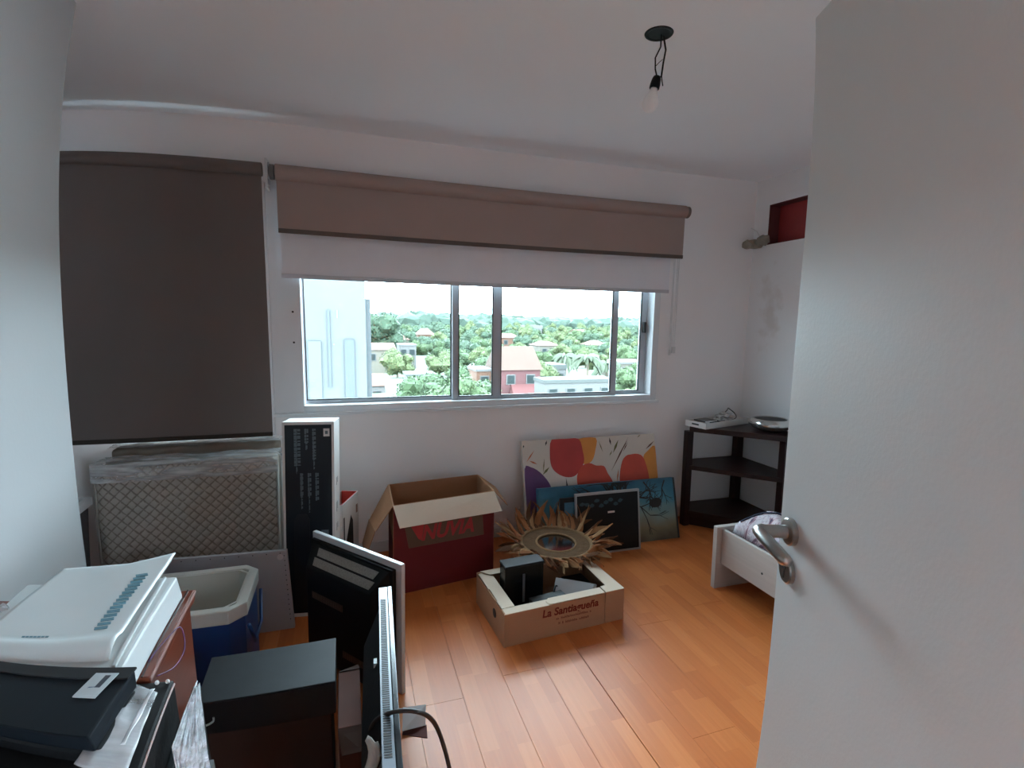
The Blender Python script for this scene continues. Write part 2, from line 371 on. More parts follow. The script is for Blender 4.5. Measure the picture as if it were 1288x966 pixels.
# ------------------------------------------------------------------ wall opening and pipe stubs
redm = mat('red painted cavity', (.33,.035,.035), .45, var=.35, scale=5, bump=.3, bscale=30)
hb = MB(); d = .10
hb.box(XR+d,XR+d+.01,AY0,AY1,AZ0,AZ1)
ho = struct('trim_2', hb, redm, 'red back panel of the air conditioner opening', 'trim')
a = MB(); a.box(XR+.004,XR+d,AY0,AY1,AZ0,AZ0+.004); a.box(XR+.004,XR+d,AY0,AY1,AZ1-.004,AZ1); a.box(XR+.004,XR+d,AY1-.004,AY1,AZ0,AZ1); a.box(XR+.004,XR+d,AY0,AY0+.004,AZ0,AZ1)
a.build('cavity_lining', mat('dark red lining', (.12,.03,.03), .6, var=.4), ho)
pp = thing('pipe_stub', 'grey foam wrapped pipe stubs poking out beside the red opening', 'pipe', (2.955, 3.11, 2.125))
foam = mat('dirty grey foam', (.30,.275,.23), .95, var=.4, scale=25, bump=.6, bscale=60)
a = MB(); a.tube([(.055,.10,.005),(-.0,.11,.0),(-.05,.12,-.004)], [.032,.036,.03], 12); a.ico((-.055,.12,-.004), .036, 2, .3); a.build('foam_sleeve', foam, pp, smooth=True)
a = MB(); a.tube([(.05,.02,.03),(.01,.05,.02),(.0,.08,.0)], [.028,.034,.028], 12); a.ico((.02,.05,.02), .04, 2, .4, seed=3); a.build('foam_lump', foam, pp, smooth=True)
a = MB(); a.tube([(.02,.06,.03),(.0,.09,.09),(-.02,.13,.12)], .004, 6); a.build('wire', chainm, pp)

# ------------------------------------------------------------------ bare bulb
lp = thing('hanging_bulb', 'bare unlit bulb hanging on wires from the ceiling hole', 'light bulb', (1.148, 1.808, H))
blk = mat('black plastic', (.005,.005,.006), .5, var=.3, spec=.25)
a = MB(); a.lathe([(.0,-.0015),(.040,-.0015),(.046,-.004),(.052,-.0035),(.054,0)], n=28); a.build('ceiling_hole', blk, lp)
a = MB(); a.tube([(.01,0,-.002),(.012,.004,-.045),(-.012,0,-.09),(-.010,0,-.13),(-.002,0,-.155)], .0028, 8); a.build('wire', blk, lp, smooth=True)
a = MB(); a.tube([(.026,.008,-.002),(.036,.006,-.05),(.024,0,-.10),(.018,.0,-.15),(.006,0,-.165)], .0033, 8); a.tube([(.018,.0,-.14),(.021,.0,-.165),(.026,0,-.185)], .002, 6); a.tube([(-.01,0,-.12),(.004,0,-.105),(.02,0,-.09)], .0014, 6)
a.build('wire', blk, lp, smooth=True)
hs = bpy.data.objects.new('socket', None)
M_ = Matrix.Translation((.0,0,-.155)) @ Matrix.Rotation(RD(14), 4, 'Y')
a = MB(); a.lathe([(.006,0),(.014,-.002),(.017,-.012),(.019,-.03),(.019,-.045),(.015,-.047)], n=18)
bmesh.ops.transform(a.bm, matrix=M_, verts=a.bm.verts); a.build('socket', blk, lp, smooth=True)
a = MB(); a.lathe([(.013,-.047),(.014,-.055),(.020,-.068),(.027,-.085),(.030,-.102),(.027,-.118),(.018,-.130),(.006,-.136)], n=24)
bmesh.ops.transform(a.bm, matrix=M_, verts=a.bm.verts); a.build('bulb', mat('frosted bulb glass', (.90,.88,.88), .3, var=.03), lp, smooth=True)

# ------------------------------------------------------------------ door leaf
DA = RD(22); U = V3((sin(DA), cos(DA), 0)); Qx, Qy = .822, .771
hx, hy = Qx-U.x*.80, Qy-U.y*.80
door = tag(bpy.data.objects.new('door_1', None), 'open white door with a steel lever at the right', 'door', kind='structure'); COL.objects.link(door)
door.location = (hx, hy, 0); door.rotation_euler = (0, 0, -DA)   # local: +y along the leaf, -x the face we see
dm = mat('door enamel', (.70,.735,.735), .5, var=.02, scale=3, bump=.04, bscale=120)
MB().box(0, .04, 0, .80, .006, 2.073).build('leaf', dm, door, bevel=.002)
steel = mat('brushed steel', (.42,.40,.38), .28, metal=1, var=.1, scale=30, stretch=(1,1,6))
steel_d = mat('dark keyhole', (.02,.02,.02), .5)
hd = MB(); zc = 1.120; yc = .751
hd.lathe([(.012,-.058),(.0125,-.012),(.024,-.010),(.026,-.008),(.026,0)][::-1], (0,yc,zc), 28, 'x'); rose = hd.build('lever_handle', steel, door, smooth=False)
a = MB(); a.tube([(-.052,yc+.006,zc),(-.062,yc-.004,zc),(-.064,yc-.02,zc),(-.064,yc-.112,zc-.004),(-.060,yc-.124,zc-.005)], [.0115,.0125,.012,.0115,.007], 14); a.build('lever', steel, rose, smooth=True)
a = MB(); a.lathe([(.026,0),(.026,-.007),(.023,-.009)], (0,yc,zc-.077), 28, 'x'); es = a.build('keyhole_plate', steel, door)
a = MB(); a.lathe([(.005,-.0093),(.005,-.0102)], (0,yc,zc-.070), 12, 'x'); a.box(-.0102,-.0093,yc-.002,yc+.002,zc-.092,zc-.07); a.build('keyhole', steel_d, es)

# ------------------------------------------------------------------ mattresses
def quilt():
    m = bpy.data.materials.new('quilted mattress cloth'); m.use_nodes = True; N = m.node_tree.nodes; L = m.node_tree.links; p = N['Principled BSDF']
    tc = N.new('ShaderNodeTexCoord'); sp = N.new('ShaderNodeSeparateXYZ'); L.new(tc.outputs['Object'], sp.inputs[0])
    nz = N.new('ShaderNodeTexNoise'); nz.inputs['Scale'].default_value = 45; L.new(tc.outputs['Object'], nz.inputs['Vector'])
    outs = []
    for sg in (1, -1):
        a = N.new('ShaderNodeMath'); a.operation = 'MULTIPLY_ADD'; a.inputs[1].default_value = sg; L.new(sp.outputs['Z'], a.inputs[0]); L.new(sp.outputs['X'], a.inputs[2])
        b = N.new('ShaderNodeMath'); b.operation = 'MULTIPLY'; b.inputs[1].default_value = pi/.050; L.new(a.outputs[0], b.inputs[0])
        c = N.new('ShaderNodeMath'); c.operation = 'SINE'; L.new(b.outputs[0], c.inputs[0])
        d_ = N.new('ShaderNodeMath'); d_.operation = 'ABSOLUTE'; L.new(c.outputs[0], d_.inputs[0]); outs.append(d_)
    mn = N.new('ShaderNodeMath'); mn.operation = 'MINIMUM'; L.new(outs[0].outputs[0], mn.inputs[0]); L.new(outs[1].outputs[0], mn.inputs[1])
    ad = N.new('ShaderNodeMath'); ad.operation = 'MULTIPLY_ADD'; ad.inputs[1].default_value = .85; L.new(nz.outputs['Fac'], ad.inputs[0]); L.new(mn.outputs[0], ad.inputs[2])
    r = N.new('ShaderNodeMapRange'); r.inputs[1].default_value = .50; r.inputs[2].default_value = .86; L.new(ad.outputs[0], r.inputs[0])
    mx = N.new('ShaderNodeMix'); mx.data_type = 'RGBA'; mx.inputs[6].default_value = (.21,.185,.155,1); mx.inputs[7].default_value = (.42,.385,.34,1)
    L.new(r.outputs[0], mx.inputs[0]); L.new(mx.outputs[2], p.inputs['Base Color']); p.inputs['Roughness'].default_value = .8
    return m
QM = quilt(); ticking = mat('mattress border cloth', (.30,.27,.23), .8, var=.15, scale=14, bump=.2)
wrap = film('clear plastic wrap', .38)
mt = thing('mattress', 'quilted mattress in clear plastic leaning against the left window wall', 'mattress', (-.785, 2.88, 0), 0, rx=RD(-2.5))
HW, HH, TH = .415, .775, .17
def mface(u, v):
    x = -HW+2*HW*u; z = HH*v
    e = min(u, 1-u)*2*HW; g = min(v, 1-v)*HH; r = .05
    q = max(0, 1-e/r)**2+max(0, 1-g/r)**2
    # rounded corners
    if e < r*1.2 and g < r*1.2:
        x -= (1 if u > .5 else -1)*max(0, .02*(1-e/(r*1.2))*(1-g/(r*1.2))*2); z -= (1 if v > .5 else -1)*max(0, .02*(1-e/(r*1.2))*(1-g/(r*1.2))*2)
    qd = abs(sin((x+z)*pi/.050)*sin((x-z)*pi/.050))**.5*.006
    return (x, .022*q-qd, z)
a = MB(); a.grid(mface, 130, 120); a.build('quilted_face', QM, mt, smooth=True)
a = MB(); a.box(-HW+.004,HW-.004,.012,TH,.006,HH-.005); a.build('border', ticking, mt, bevel=.03, seg=4, smooth=True)
a = MB()
pts = [(-HW+.03,0.012,HH-.002),(HW-.05,.012,HH-.002)]
def rr_(w, h, r, y):
    o = []
    for cx, cz, a0 in ((w-r,h-r,0),(-w+r,h-r,90),(-w+r,r,180),(w-r,r,270)):
        for i in range(7): t = RD(a0+i*15); o.append((cx+r*cos(t), y, cz+r*sin(t)))
    return o+[o[0]]
a.tube(rr_(HW,HH,.05,.014), .007, 8); a.tube(rr_(HW,HH,.05,TH-.006), .007, 8); a.build('piping', mat('mattress piping', (.36,.34,.31), .7), mt, smooth=True)
def wrapf(u, v):   # sheet over the top and upper front
    x = -HW-.006+(2*HW+.012)*u
    s = v*(.09+TH+.02+.1)
    n_ = noise.noise(V3((x*5, s*14, 2)))*.008+noise.noise(V3((x*14, s*40, 5)))*.003
    if s < .09: return (x, -.016-abs(n_), HH-.09+s+.012)
    if s < .09+TH+.02: return (x, -.014+(s-.09), HH+.012+abs(n_)*2)
    return (x, TH+.006, HH+.012-(s-.09-TH-.02))
a = MB(); a.grid(wrapf, 90, 60); a.build('plastic_wrap', wrap, mt, smooth=True)
m2 = thing('mattress', 'second mattress standing between the front one and the wall', 'mattress', (-.80, 3.15, 0))
a = MB(); a.box(-.39,.42,-.04,.075,.0,.815); a.build('border', mat('brown mattress edge', (.20,.165,.135), .8, var=.3, scale=12, bump=.3), m2, bevel=.03, seg=4, smooth=True)
a = MB(); a.grid(lambda u, v: (-.40+.83*u, -.048+.125*v, .823+abs(noise.noise(V3((u*9,v*4,1))))*.012), 60, 8); a.build('plastic_wrap', wrap, m2, smooth=True)
bn = thing('storage_bin', 'grey bin with a white rim in the left corner beside the mattress', 'bin', (-1.395, 2.72, 0))
a = MB(); a.hexa([(-.14,-.15,0),(.14,-.15,0),(.14,.15,0),(-.14,.15,0),(-.17,-.18,.60),(.17,-.18,.60),(.17,.18,.60),(-.17,.18,.60)]); a.build('body', mat('dark grey plastic', (.07,.07,.075), .5), bn, bevel=.01)
a = MB(); 
for q in ((-.185,.185,-.195,-.165),(-.185,.185,.165,.195),(-.185,-.155,-.165,.165),(.155,.185,-.165,.165)): a.box(*q,.59,.63)
a.build('rim', white_pvc, bn, bevel=.006)

# ------------------------------------------------------------------ tall carton
card_w = mat('white coated carton', (.70,.68,.66), .45, var=.03)
tb = thing('carton', 'tall narrow carton with a black printed front leaning by the mattress', 'box', (-.325, 2.665, 0), RD(-9), rx=RD(-3))
BWd, BDp, BH = .245, .145, 1.0
MB().box(0,BWd,0,BDp,0,BH).build('body', card_w, tb, bevel=.002)
a = MB(); a.box(.012,BWd-.012,-.0012,0,.02,BH-.015); pf = a.build('printed_front', mat('black print', (.010,.014,.019), .35, var=.3, scale=3, spec=.3), tb)
gt = mat('grey print', (.10,.13,.15), .4)
a = MB()
for x, z1, z0, w in ((.055,.965,.78,.030),(.064,.965,.74,.006),(.105,.965,.89,.018),(.110,.90,.86,.008),(.142,.965,.81,.016),(.146,.90,.76,.006),(.082,.74,.62,.014),(.086,.74,.56,.007),(.118,.74,.62,.016),(.122,.65,.54,.005),(.154,.74,.60,.016)):
    z = z1
    while z > z0:
        h = min(random.uniform(.008,.03), z-z0+.002); a.box(x,x+w*.45,-.002,-.0012,z-h,z); a.box(x+w*.55,x+w,-.002,-.0012,z-h*.8,z-.001); z -= h+.003
a.build('printed_text', gt, pf)
a = MB(); a.box(.195,.224,-.0022,-.0012,.925,.965); a.build('printed_logo', card_w, pf)
a = MB(); a.box(.203,.216,-.003,-.0022,.937,.953); a.build('logo_mark', gt, pf)
a = MB(); a.flat([(.05,.03),(.05,.50),(.065,.53),(.11,.53),(.125,.50),(.125,.03)], -.002,-.0012); a.build('printed_picture', mat('black picture print', (.006,.007,.009), .3), pf); a = MB(); a.flat([(.135,.03),(.135,.42),(.15,.44),(.165,.40),(.17,.03)], -.002,-.0012)
a.build('printed_picture', mat('black picture print', (.006,.007,.009), .3), pf)
a = MB(); a.box(.18,.215,-.002,-.0012,.42,.445); a.box(.175,.225,-.002,-.0012,.28,.35); a.build('printed_picture', gt, pf)['kind'] = 'stuff'
a = MB()
for z0, z1 in ((.52,.57),(.42,.46),(.66,.70)): a.box(BWd,BWd+.0008,.05,.06,z0,z1); a.box(BWd,BWd+.0008,.075,.082,z0+.01,z1)
a.build('side_text', gt, tb)['kind'] = 'stuff'
# ------------------------------------------------------------------ small red lined carton behind it
rb = thing('carton', 'small white carton with a red inside, open beside the tall carton', 'box', (-.045, 2.835, 0), RD(-21))
redc = mat('red card lining', (.55,.05,.035), .5); a = MB()
wd, dp, hh, t_ = .10, .24, .50, .004
a.box(-wd,-wd+t_,0,dp,0,hh); a.box(-t_,0,0,dp,0,hh); a.box(-wd,0,0,t_,0,hh); a.box(-wd,0,dp-t_,dp,0,hh); a.box(-wd,0,0,dp,0,t_)
a.build('body', card_w, rb)
a = MB(); a.box(-wd+.005,-.005,dp-.009,dp-.005,.01,hh); a.box(-wd+.005,-.005,.005,.008,.01,hh); a.box(-.009,-.005,.009,dp-.01,.01,hh); a.box(-wd+.005,-.005,.009,dp-.009,.28,.285); a.build('red_lining', redc, rb)
a = MB(); a.mesh([(.0006,.02,.22),(.0006,.12,.40),(.0006,.15,.36),(.0006,.16,.10),(.0006,.03,.08)], [(0,1,2,3,4)]); a.box(0,.0006,.015,.03,.22,.42); a.build('black_print', blk, rb)
a = MB(); a.box(0,.0008,.20,.225,.38,.43); a.build('sticker', mat('brown sticker', (.25,.12,.08), .5), rb)

# ------------------------------------------------------------------ red moving box with open flaps
kraft = mat('kraft cardboard', (.30,.145,.075), .85, var=.1, scale=6, bump=.15, bscale=80)
kraft_l = mat('pale kraft inside', (.62,.50,.39), .85, var=.06, scale=7, bump=.1)
redprint = mat('dark red printed cardboard', (.125,.013,.014), .75, var=.15, scale=4, bump=.1)
redprint2 = mat('bright red letter print', (.34,.035,.035), .7)
RZ_ = RD(8)
nb = thing('moving_box', 'red and brown cardboard box with open flaps under the window', 'box', (.215, 2.715, 0), RZ_)
w_, d_, h_, t_ = .60, .375, .512, .005
B0 = (.055, d_); B1 = (w_+.03, d_-.03)   # back corners of the slightly crushed box
a = MB(); a.box(0,w_,0,t_,0,h_)
a.prism([(B0[0],B0[1]-t_),(B1[0],B1[1]-t_),B1,B0], 0, h_); a.prism([(0,t_),(t_,t_),(B0[0]+t_,B0[1]-t_),(B0[0],B0[1]-t_)], 0, h_)
a.prism([(w_-t_,t_),(w_,t_),(B1[0],B1[1]-t_),(B1[0]-t_,B1[1]-t_)], 0, h_); a.prism([(t_,t_),(w_-t_,t_),(B1[0]-t_,B1[1]-t_),(B0[0]+t_,B0[1]-t_)], 0, t_)
a.build('body', kraft, nb)
a = MB(); a.box(.002,w_-.002,-.0008,0,.002,.256)
a.flat([(0.002,.256),(.085,.256),(.040,.508),(0.002,.508)], -.0008, 0); a.flat([(.535,.256),(w_-.002,.256),(w_-.002,.508),(.515,.508)], -.0008, 0)
fr_ = a.build('printed_front', redprint, nb)
a = MB(); a.flat([(.0855,.2565),(.5345,.2565),(.5145,.508),(.0405,.508)], -.0006, 0); a.build('shaded_patch', mat('shaded brown kraft', (.115,.070,.045), .8), nb)  # bare kraft area, darkened in colour for the shade on the front
a = MB(); a.prism([(-.001,.005),(0,.005),(B0[0]-.001,d_-.01),(B0[0]-.002,d_-.01)], .002, .30); a.build('printed_side', redprint, nb)
text('printed_text', 'NUVIA', .118, redprint2, nb, (.155,-.0011,.290), (pi/2,0,0), shear=.25, sx=.88, bold=.004)
a = MB(); a.flat([(.085,.40),(.175,.40),(.158,.29),(.140,.30)], -.0009, 0); a.build('printed_mark', redprint2, nb)
# flaps
def flapmesh(pts, th=.004):
    m_ = MB(); n_ = (V3(pts[1])-V3(pts[0])).cross(V3(pts[2])-V3(pts[0])).normalized()*th
    return m_.hexa([tuple(V3(p)) for p in pts]+[tuple(V3(p)+n_) for p in pts])
flapmesh([(0,-.002,h_),(w_,-.002,h_),(w_+.014,-.085,h_-.095),(.014,-.095,h_-.092)]).build('flap', kraft_l, nb)
flapmesh([(B0[0]-.002,d_,h_),(-.002,0,h_),(-.095,-.01,h_-.12),(-.065,d_-.03,h_-.19)]).build('flap', kraft, nb)
flapmesh([(-.095,-.01,h_-.12),(-.065,d_-.03,h_-.19),(-.115,d_-.10,h_-.30),(-.145,.03,h_-.29)]).build('torn_flap_end', kraft, nb)
flapmesh([(w_+.002,.0,h_),(B1[0]+.002,B1[1],h_),(w_+.15,d_-.06,h_-.09),(w_+.115,.05,h_-.12)]).build('flap', kraft, nb)

# ------------------------------------------------------------------ fruit crate
kraft_c = mat('tan crate cardboard', (.38,.21,.12), .85, var=.1, scale=6, bump=.15, bscale=80)
cz = thing('fruit_crate', 'low open fruit crate of pale cardboard with red lettering', 'crate', (.668, 2.114, 0), RD(4.5))
w_, d_, h_ = .66, .41, .158
a = MB(); t_ = .006
a.box(0,w_-.115,0,t_,0,h_); a.box(w_-.108,w_,0,t_,0,h_+.004); a.box(0,w_,d_-t_,d_,0,h_+.01); a.box(0,t_,t_,d_-t_,0,h_+.005); a.box(w_-t_,w_,t_,d_-t_,0,h_+.005); a.box(t_,w_-t_,t_,d_-t_,0,t_)
a.build('body', kraft_c, cz)
a = MB(); a.prism([(0,0),(.245,0),(.262,.012),(.262,.05),(.06,.05),(.0,.05)], h_, h_+.003); a.build('rim_flap', kraft_l, cz)
a = MB(); a.prism([(.235,0),(w_-.115,0),(w_-.115,.052),(.25,.052),(.228,.03)], h_+.003, h_+.0065); a.build('rim_flap', kraft_l, cz)
a = MB(); a.prism([(0,.05),(.072,.05),(.075,d_-.06),(.02,d_),(0,d_-.02),(0,.24),(.012,.235),(.010,.12),(0,.11)], h_+.001, h_+.005); a.build('rim_flap', kraft_l, cz)
a = MB(); a.prism([(w_-.108,-.001),(w_,-.001),(w_,d_),(w_-.06,d_),(w_-.075,.06),(w_-.108,.055)], h_+.004, h_+.008); a.build('rim_flap', kraft_l, cz)
a = MB(); a.prism([(.06,d_-.05),(w_-.05,d_-.05),(w_-.05,d_),(.02,d_)], h_+.010, h_+.013); a.build('rim_flap', kraft_l, cz)
a = MB(); a.lathe([(.022,-.0015),(.022,.0)], (0,.13,.098), 16, 'x'); a.build('hand_hole', black_rubber, cz)
lett = mat('brick red ink', (.15,.018,.010), .8)
text('printed_text', 'La Santiagueña', .053, lett, cz, (.195,-.0012,.104), (pi/2,0,0), shear=.12, sx=1.0, bold=.0012)
fade = mat('faded red ink', (.19,.06,.035), .7)
rg = random.Random(3)
for x0, x1, z in ((.272,.470,.078),(.285,.455,.052)):   # two unreadable short lines of print
    a = MB(); x = x0
    while x < x1:
        w = rg.uniform(.004,.009); h = rg.choice((.012,.012,.008)); a.box(x,x+.0022,-.001,0,z,z+h); a.box(x+w-.002,x+w,-.001,0,z,z+h*rg.uniform(.5,1)); a.box(x,x+w,-.001,0,z+h*.45,z+h*.45+.0022)
        x += w+(.012 if rg.random() < .14 else .0025)
    a.build('faded_print_line', fade, cz)['kind'] = 'stuff'
bx = MB(); bx.box(t_,w_-t_,t_,d_-t_,t_,.05); 
def inc(name, label, cat, lx, ly, z, rz=0, rx=0, ry=0):
    c, s = cos(RD(4.5)), sin(RD(4.5))
    return thing(name, label, cat, (.668+lx*c-ly*s, 2.114+lx*s+ly*c, z), RD(4.5)+rz, rx=rx, ry=ry)
bx.bm.free()
blk_g = mat('glossy black plastic', (.005,.006,.007), .25, var=.2, spec=.35)
o = inc('plastic_case', 'tall glossy black case standing in the back of the fruit crate', 'case', .095, .235, .008)
MB().box(0,.22,0,.075,0,.245).build('body', blk_g, o, bevel=.004)
MB().box(.10,.112,-.003,.0,.05,.20).build('latch', mat('grey catch', (.12,.12,.13), .3), o)
MB().box(.0,.22,-.006,.081,.245,.256).build('lid', mat('black lid', (.010,.010,.011), .4, spec=.25), o, bevel=.002)
o = inc('flat_box', 'dark shallow box lying in the front of the fruit crate', 'box', .20, .075, .008, RD(4))
MB().box(0,.19,0,.08,0,.115).build('body', mat('dark grey card', (.03,.034,.036), .5), o, bevel=.002)
pg = mat('book cover', (.40,.41,.42), .5); pgw = mat('white pages', (.75,.74,.72), .7)
o = inc('book', 'pale grey book lying slanted on top of the things in the fruit crate', 'book', .375, .215, .11, RD(-40), rx=RD(38))
MB().box(0,.20,-.045,.045,0,.004).build('cover', pg, o); MB().box(.002,.198,-.043,.043,.004,.022).build('pages', pgw, o); MB().box(0,.20,-.045,.045,.022,.026).build('cover', pg, o)
o = inc('book', 'thin white book behind the slanted grey one in the crate', 'book', .435, .225, .10, RD(-40), rx=RD(38))
MB().box(0,.17,-.04,.04,0,.003).build('cover', pgw, o); MB().box(.002,.168,-.038,.038,.003,.014).build('pages', mat('grey page edges', (.3,.3,.3), .7), o)
o = inc('plastic_tub', 'black plastic tub filling the right half of the fruit crate', 'tub', .47, .19, .008)
MB().box(0,.13,-.07,.14,0,.09).build('body', blk, o, bevel=.006)
o = inc('cable', 'dark cable curled inside the fruit crate', 'cable', .33, .15, .008)
MB().cord([(0,0,.1),(.03,.03,.13),(.05,.05,.11),(.03,.06,.06),(.0,.05,.01)], .004, 8).build('cord', blk_g, o, smooth=True)

# ------------------------------------------------------------------ sunburst mirror of driftwood slats
mi = thing('sunburst_mirror', 'round mirror framed in rope and curled wood pieces behind the crate', 'mirror', (1.165, 2.68, .196), RD(10), rx=RD(1.5))
rope = mat('straw rope', (.27,.165,.085), .85, var=.3, scale=40, bump=.5, bscale=90)
MB().lathe([(.001,-.004),(.12,-.004),(.12,0),(.001,0)], n=40).build('glass', mat('silvered glass', (.50,.52,.53), .12, metal=1, var=.03), mi)
MB().lathe([(.112,-.006),(.205,-.004),(.205,.006),(.16,.009),(.115,.006),(.112,-.006)], n=40, caps=False).build('woven_ring', mat('woven straw', (.13,.072,.036), .85, var=.35, scale=30, bump=.5), mi)
for R_, r_ in ((.213,.013),(.118,.007)):
    MB().tube([(R_*cos(t*pi/24), R_*sin(t*pi/24), .006) for t in range(49)], r_, 8, caps=False).build('rope_ring', rope, mi, smooth=True)
MB().lathe([(.0,-.02),(.215,-.02),(.215,-.008),(.0,-.008)], n=32).build('backing', kraft, mi)
petm = [mat('curled wood tan', (.27,.105,.040), .8, var=.3, scale=12, bump=.3), mat('curled wood brown', (.12,.05,.022), .8, var=.3, scale=12, bump=.3), mat('curled wood pale', (.38,.21,.10), .8, var=.3, scale=12, bump=.3)]
rg = random.Random(4)
for i in range(84):
    an = 2*pi*i/84+rg.uniform(-.10,.10); ln_ = rg.uniform(.09,.205); wd = rg.uniform(.009,.021); lay = i % 2
    up = rg.uniform(-.02,.11) if sin(an) > -.3 else rg.uniform(-.02,.05)
    tw = rg.uniform(-1.6,1.6); sw = rg.uniform(-1.1,1.1)
    bk = max(0, min(1, (sin(an+RD(10)+.25)-.15)*2.2))
    if sin(an+RD(10)) < -.45: ln_ *= .72
    if bk > 0: up = (1-bk)*up+bk*rg.uniform(.06,.13)
    def pet(u, v, an=an, ln_=ln_, wd=wd, up=up, tw=tw, sw=sw, lay=lay, bk=bk):
        r = .205+ln_*u*(1-.62*bk*u); w = wd*(.55+1.3*u*(1-u)*2)*(1-u**5*.85)*(v-.5)*2
        a_ = tw*u*1.6; side = w*cos(a_); hh = w*sin(a_)
        z = .002+lay*.012+up*(u**1.4)*1.4+hh+.012*sin(u*4)*(1-abs(v-.5))
        s_ = sw*u*u*.09+side
        return (r*cos(an)-s_*sin(an), r*sin(an)+s_*cos(an), z)
    MB().grid(pet, 7, 2).build('wood_piece', petm[rg.choice((0,0,1,1,2))], mi, solid=.0025)

# ------------------------------------------------------------------ paintings leaning on the wall
def canvas_root(label, x, yb, yt, h, name='painting', cat='painting', rz=0):
    return thing(name, label, cat, (x, yb, 0), rz, rx=-math.asin((yt-yb)/h))
tp = canvas_root('large canvas of red, orange and purple tulips leaning on the wall', 1.115, 3.03, 3.20, .73)
CW, CHh = 1.045, .725
canv = mat('cream canvas', (.66,.62,.56), .8, var=.05, scale=10, bump=.15, bscale=200)
MB().box(0,CW,0,.03,0,CHh).build('canvas', canv, tp, bevel=.002)
def cp(cx, cy):
    u = (cx-185)/830; u = u/(1+.12*(1-u))*1.0 if 0 else u
    top = 163-50*(cx-185)/830
    sc = 985-135*u
    return (u*CW, CHh-(cy-top)/sc)
def blob(name, pts, m, par, yy=-.0015, smooth_=True, f=cp):
    P_ = [V3((*f(*p), 0)) for p in pts]
    if smooth_:
        n = len(P_); Q = []
        for i in range(n):
            a_, b_, c_, d_2 = P_[i-1], P_[i], P_[(i+1)%n], P_[(i+2)%n]
            for t in (0,.33,.66):
                Q.append(.5*((2*b_)+(c_-a_)*t+(2*a_-5*b_+4*c_-d_2)*t*t+(3*b_-a_-3*c_+d_2)*t**3))
        P_ = Q
    P_ = [V3((min(max(p.x,.001),CW-.001 if f is cp else 9), min(max(p.y,.002),CHh-.001 if f is cp else 9), 0)) for p in P_]
    m_ = MB(); m_.flat([(p.x,p.y) for p in P_], yy, 0)
    return m_.build(name, m, par)
tr_ = mat('tulip red', (.42,.035,.03), .55, var=.35, scale=5); to_ = mat('tulip orange', (.62,.24,.04), .55, var=.3, scale=5)
ts_ = mat('tulip scarlet', (.52,.06,.03), .55, var=.35, scale=6); tpu = mat('tulip purple', (.11,.04,.14), .55, var=.45, scale=7)
blob('painted_petals', [(525,150),(632,143),(625,220),(600,290),(560,315),(540,300),(545,230)], to_, tp, -.0010)
blob('painted_petals', [(930,260),(965,220),(1012,190),(1022,300),(1032,400),(955,415),(945,320)], to_, tp, -.0010)
blob('painted_petals', [(362,153),(440,150),(525,150),(545,230),(548,300),(515,360),(480,395),(430,400),(380,375),(350,330),(345,250)], tr_, tp, -.0016)
blob('painted_petals', [(500,460),(500,390),(530,330),(580,307),(620,322),(670,325),(690,370),(720,430),(715,520),(610,560),(515,520)], ts_, tp, -.0022)
blob('painted_petals', [(765,435),(768,370),(790,290),(820,255),(850,247),(890,243),(925,260),(945,320),(955,400),(940,480),(850,520),(780,490)], ts_, tp, -.0022)
blob('painted_petals', [(193,350),(230,338),(280,370),(330,440),(335,500),(270,590),(210,690),(194,600)], tpu, tp, -.0016)
ink = [mat('olive stroke', (.14,.13,.04), .6), mat('umber stroke', (.12,.05,.03), .6), mat('orange stroke', (.5,.14,.05), .6), mat('black stroke', (.02,.02,.02), .6)]
for (x0,y0,x1,y1,w,c) in ((715,355,840,140,4,1),(735,240,775,155,7,0),(770,250,835,160,3,1),(725,190,718,140,5,3),(650,165,670,235,3,0),(950,212,1010,160,5,1),(205,305,255,225,4,2),(222,295,268,318,6,2),(300,372,310,280,3,0),(295,388,338,335,7,0),(332,160,322,195,5,3),(900,138,922,122,3,0),(745,425,762,340,4,2),(432,405,442,560,7,3),(800,230,835,170,3,1),(192,210,196,190,4,3),(710,260,730,225,3,0)):
    dx, dy = x1-x0, y1-y0; l = math.hypot(dx,dy); nx, ny = -dy/l*w, dx/l*w
    mx_, my_ = (x0+x1)/2, (y0+y1)/2
    blob('painted_stroke', [(x0,y0),(mx_+nx,my_+ny),(x1,y1),(mx_-nx,my_-ny)], ink[c], tp, -.0012, False)
# blue tree painting
bp = canvas_root('blue sunset canvas with black tree branches leaning before the tulips', 1.18, 2.94, 3.04, .425)
def gradmat():
    m = bpy.data.materials.new('painted evening sky'); m.use_nodes = True; N = m.node_tree.nodes; L = m.node_tree.links; p = N['Principled BSDF']
    tc = N.new('ShaderNodeTexCoord'); sp = N.new('ShaderNodeSeparateXYZ'); L.new(tc.outputs['Object'], sp.inputs[0])
    nz = N.new('ShaderNodeTexNoise'); nz.inputs['Scale'].default_value = 7; L.new(tc.outputs['Object'], nz.inputs['Vector'])
    a = N.new('ShaderNodeMath'); a.operation = 'MULTIPLY_ADD'; a.inputs[1].default_value = .16; L.new(nz.outputs['Fac'], a.inputs[0]); L.new(sp.outputs['Z'], a.inputs[2])
    cr = N.new('ShaderNodeValToRGB'); L.new(a.outputs[0], cr.inputs[0]); e = cr.color_ramp.elements
    e[0].position = .06; e[0].color = (.06,.045,.03,1); e[1].position = .50; e[1].color = (.015,.10,.17,1)
    for ps, c in ((.16,(.20,.17,.10,1)),(.26,(.22,.30,.27,1)),(.36,(.06,.23,.32,1))):
        q = e.new(ps); q.color = c
    L.new(cr.outputs[0], p.inputs['Base Color']); p.inputs['Roughness'].default_value = .5; return m
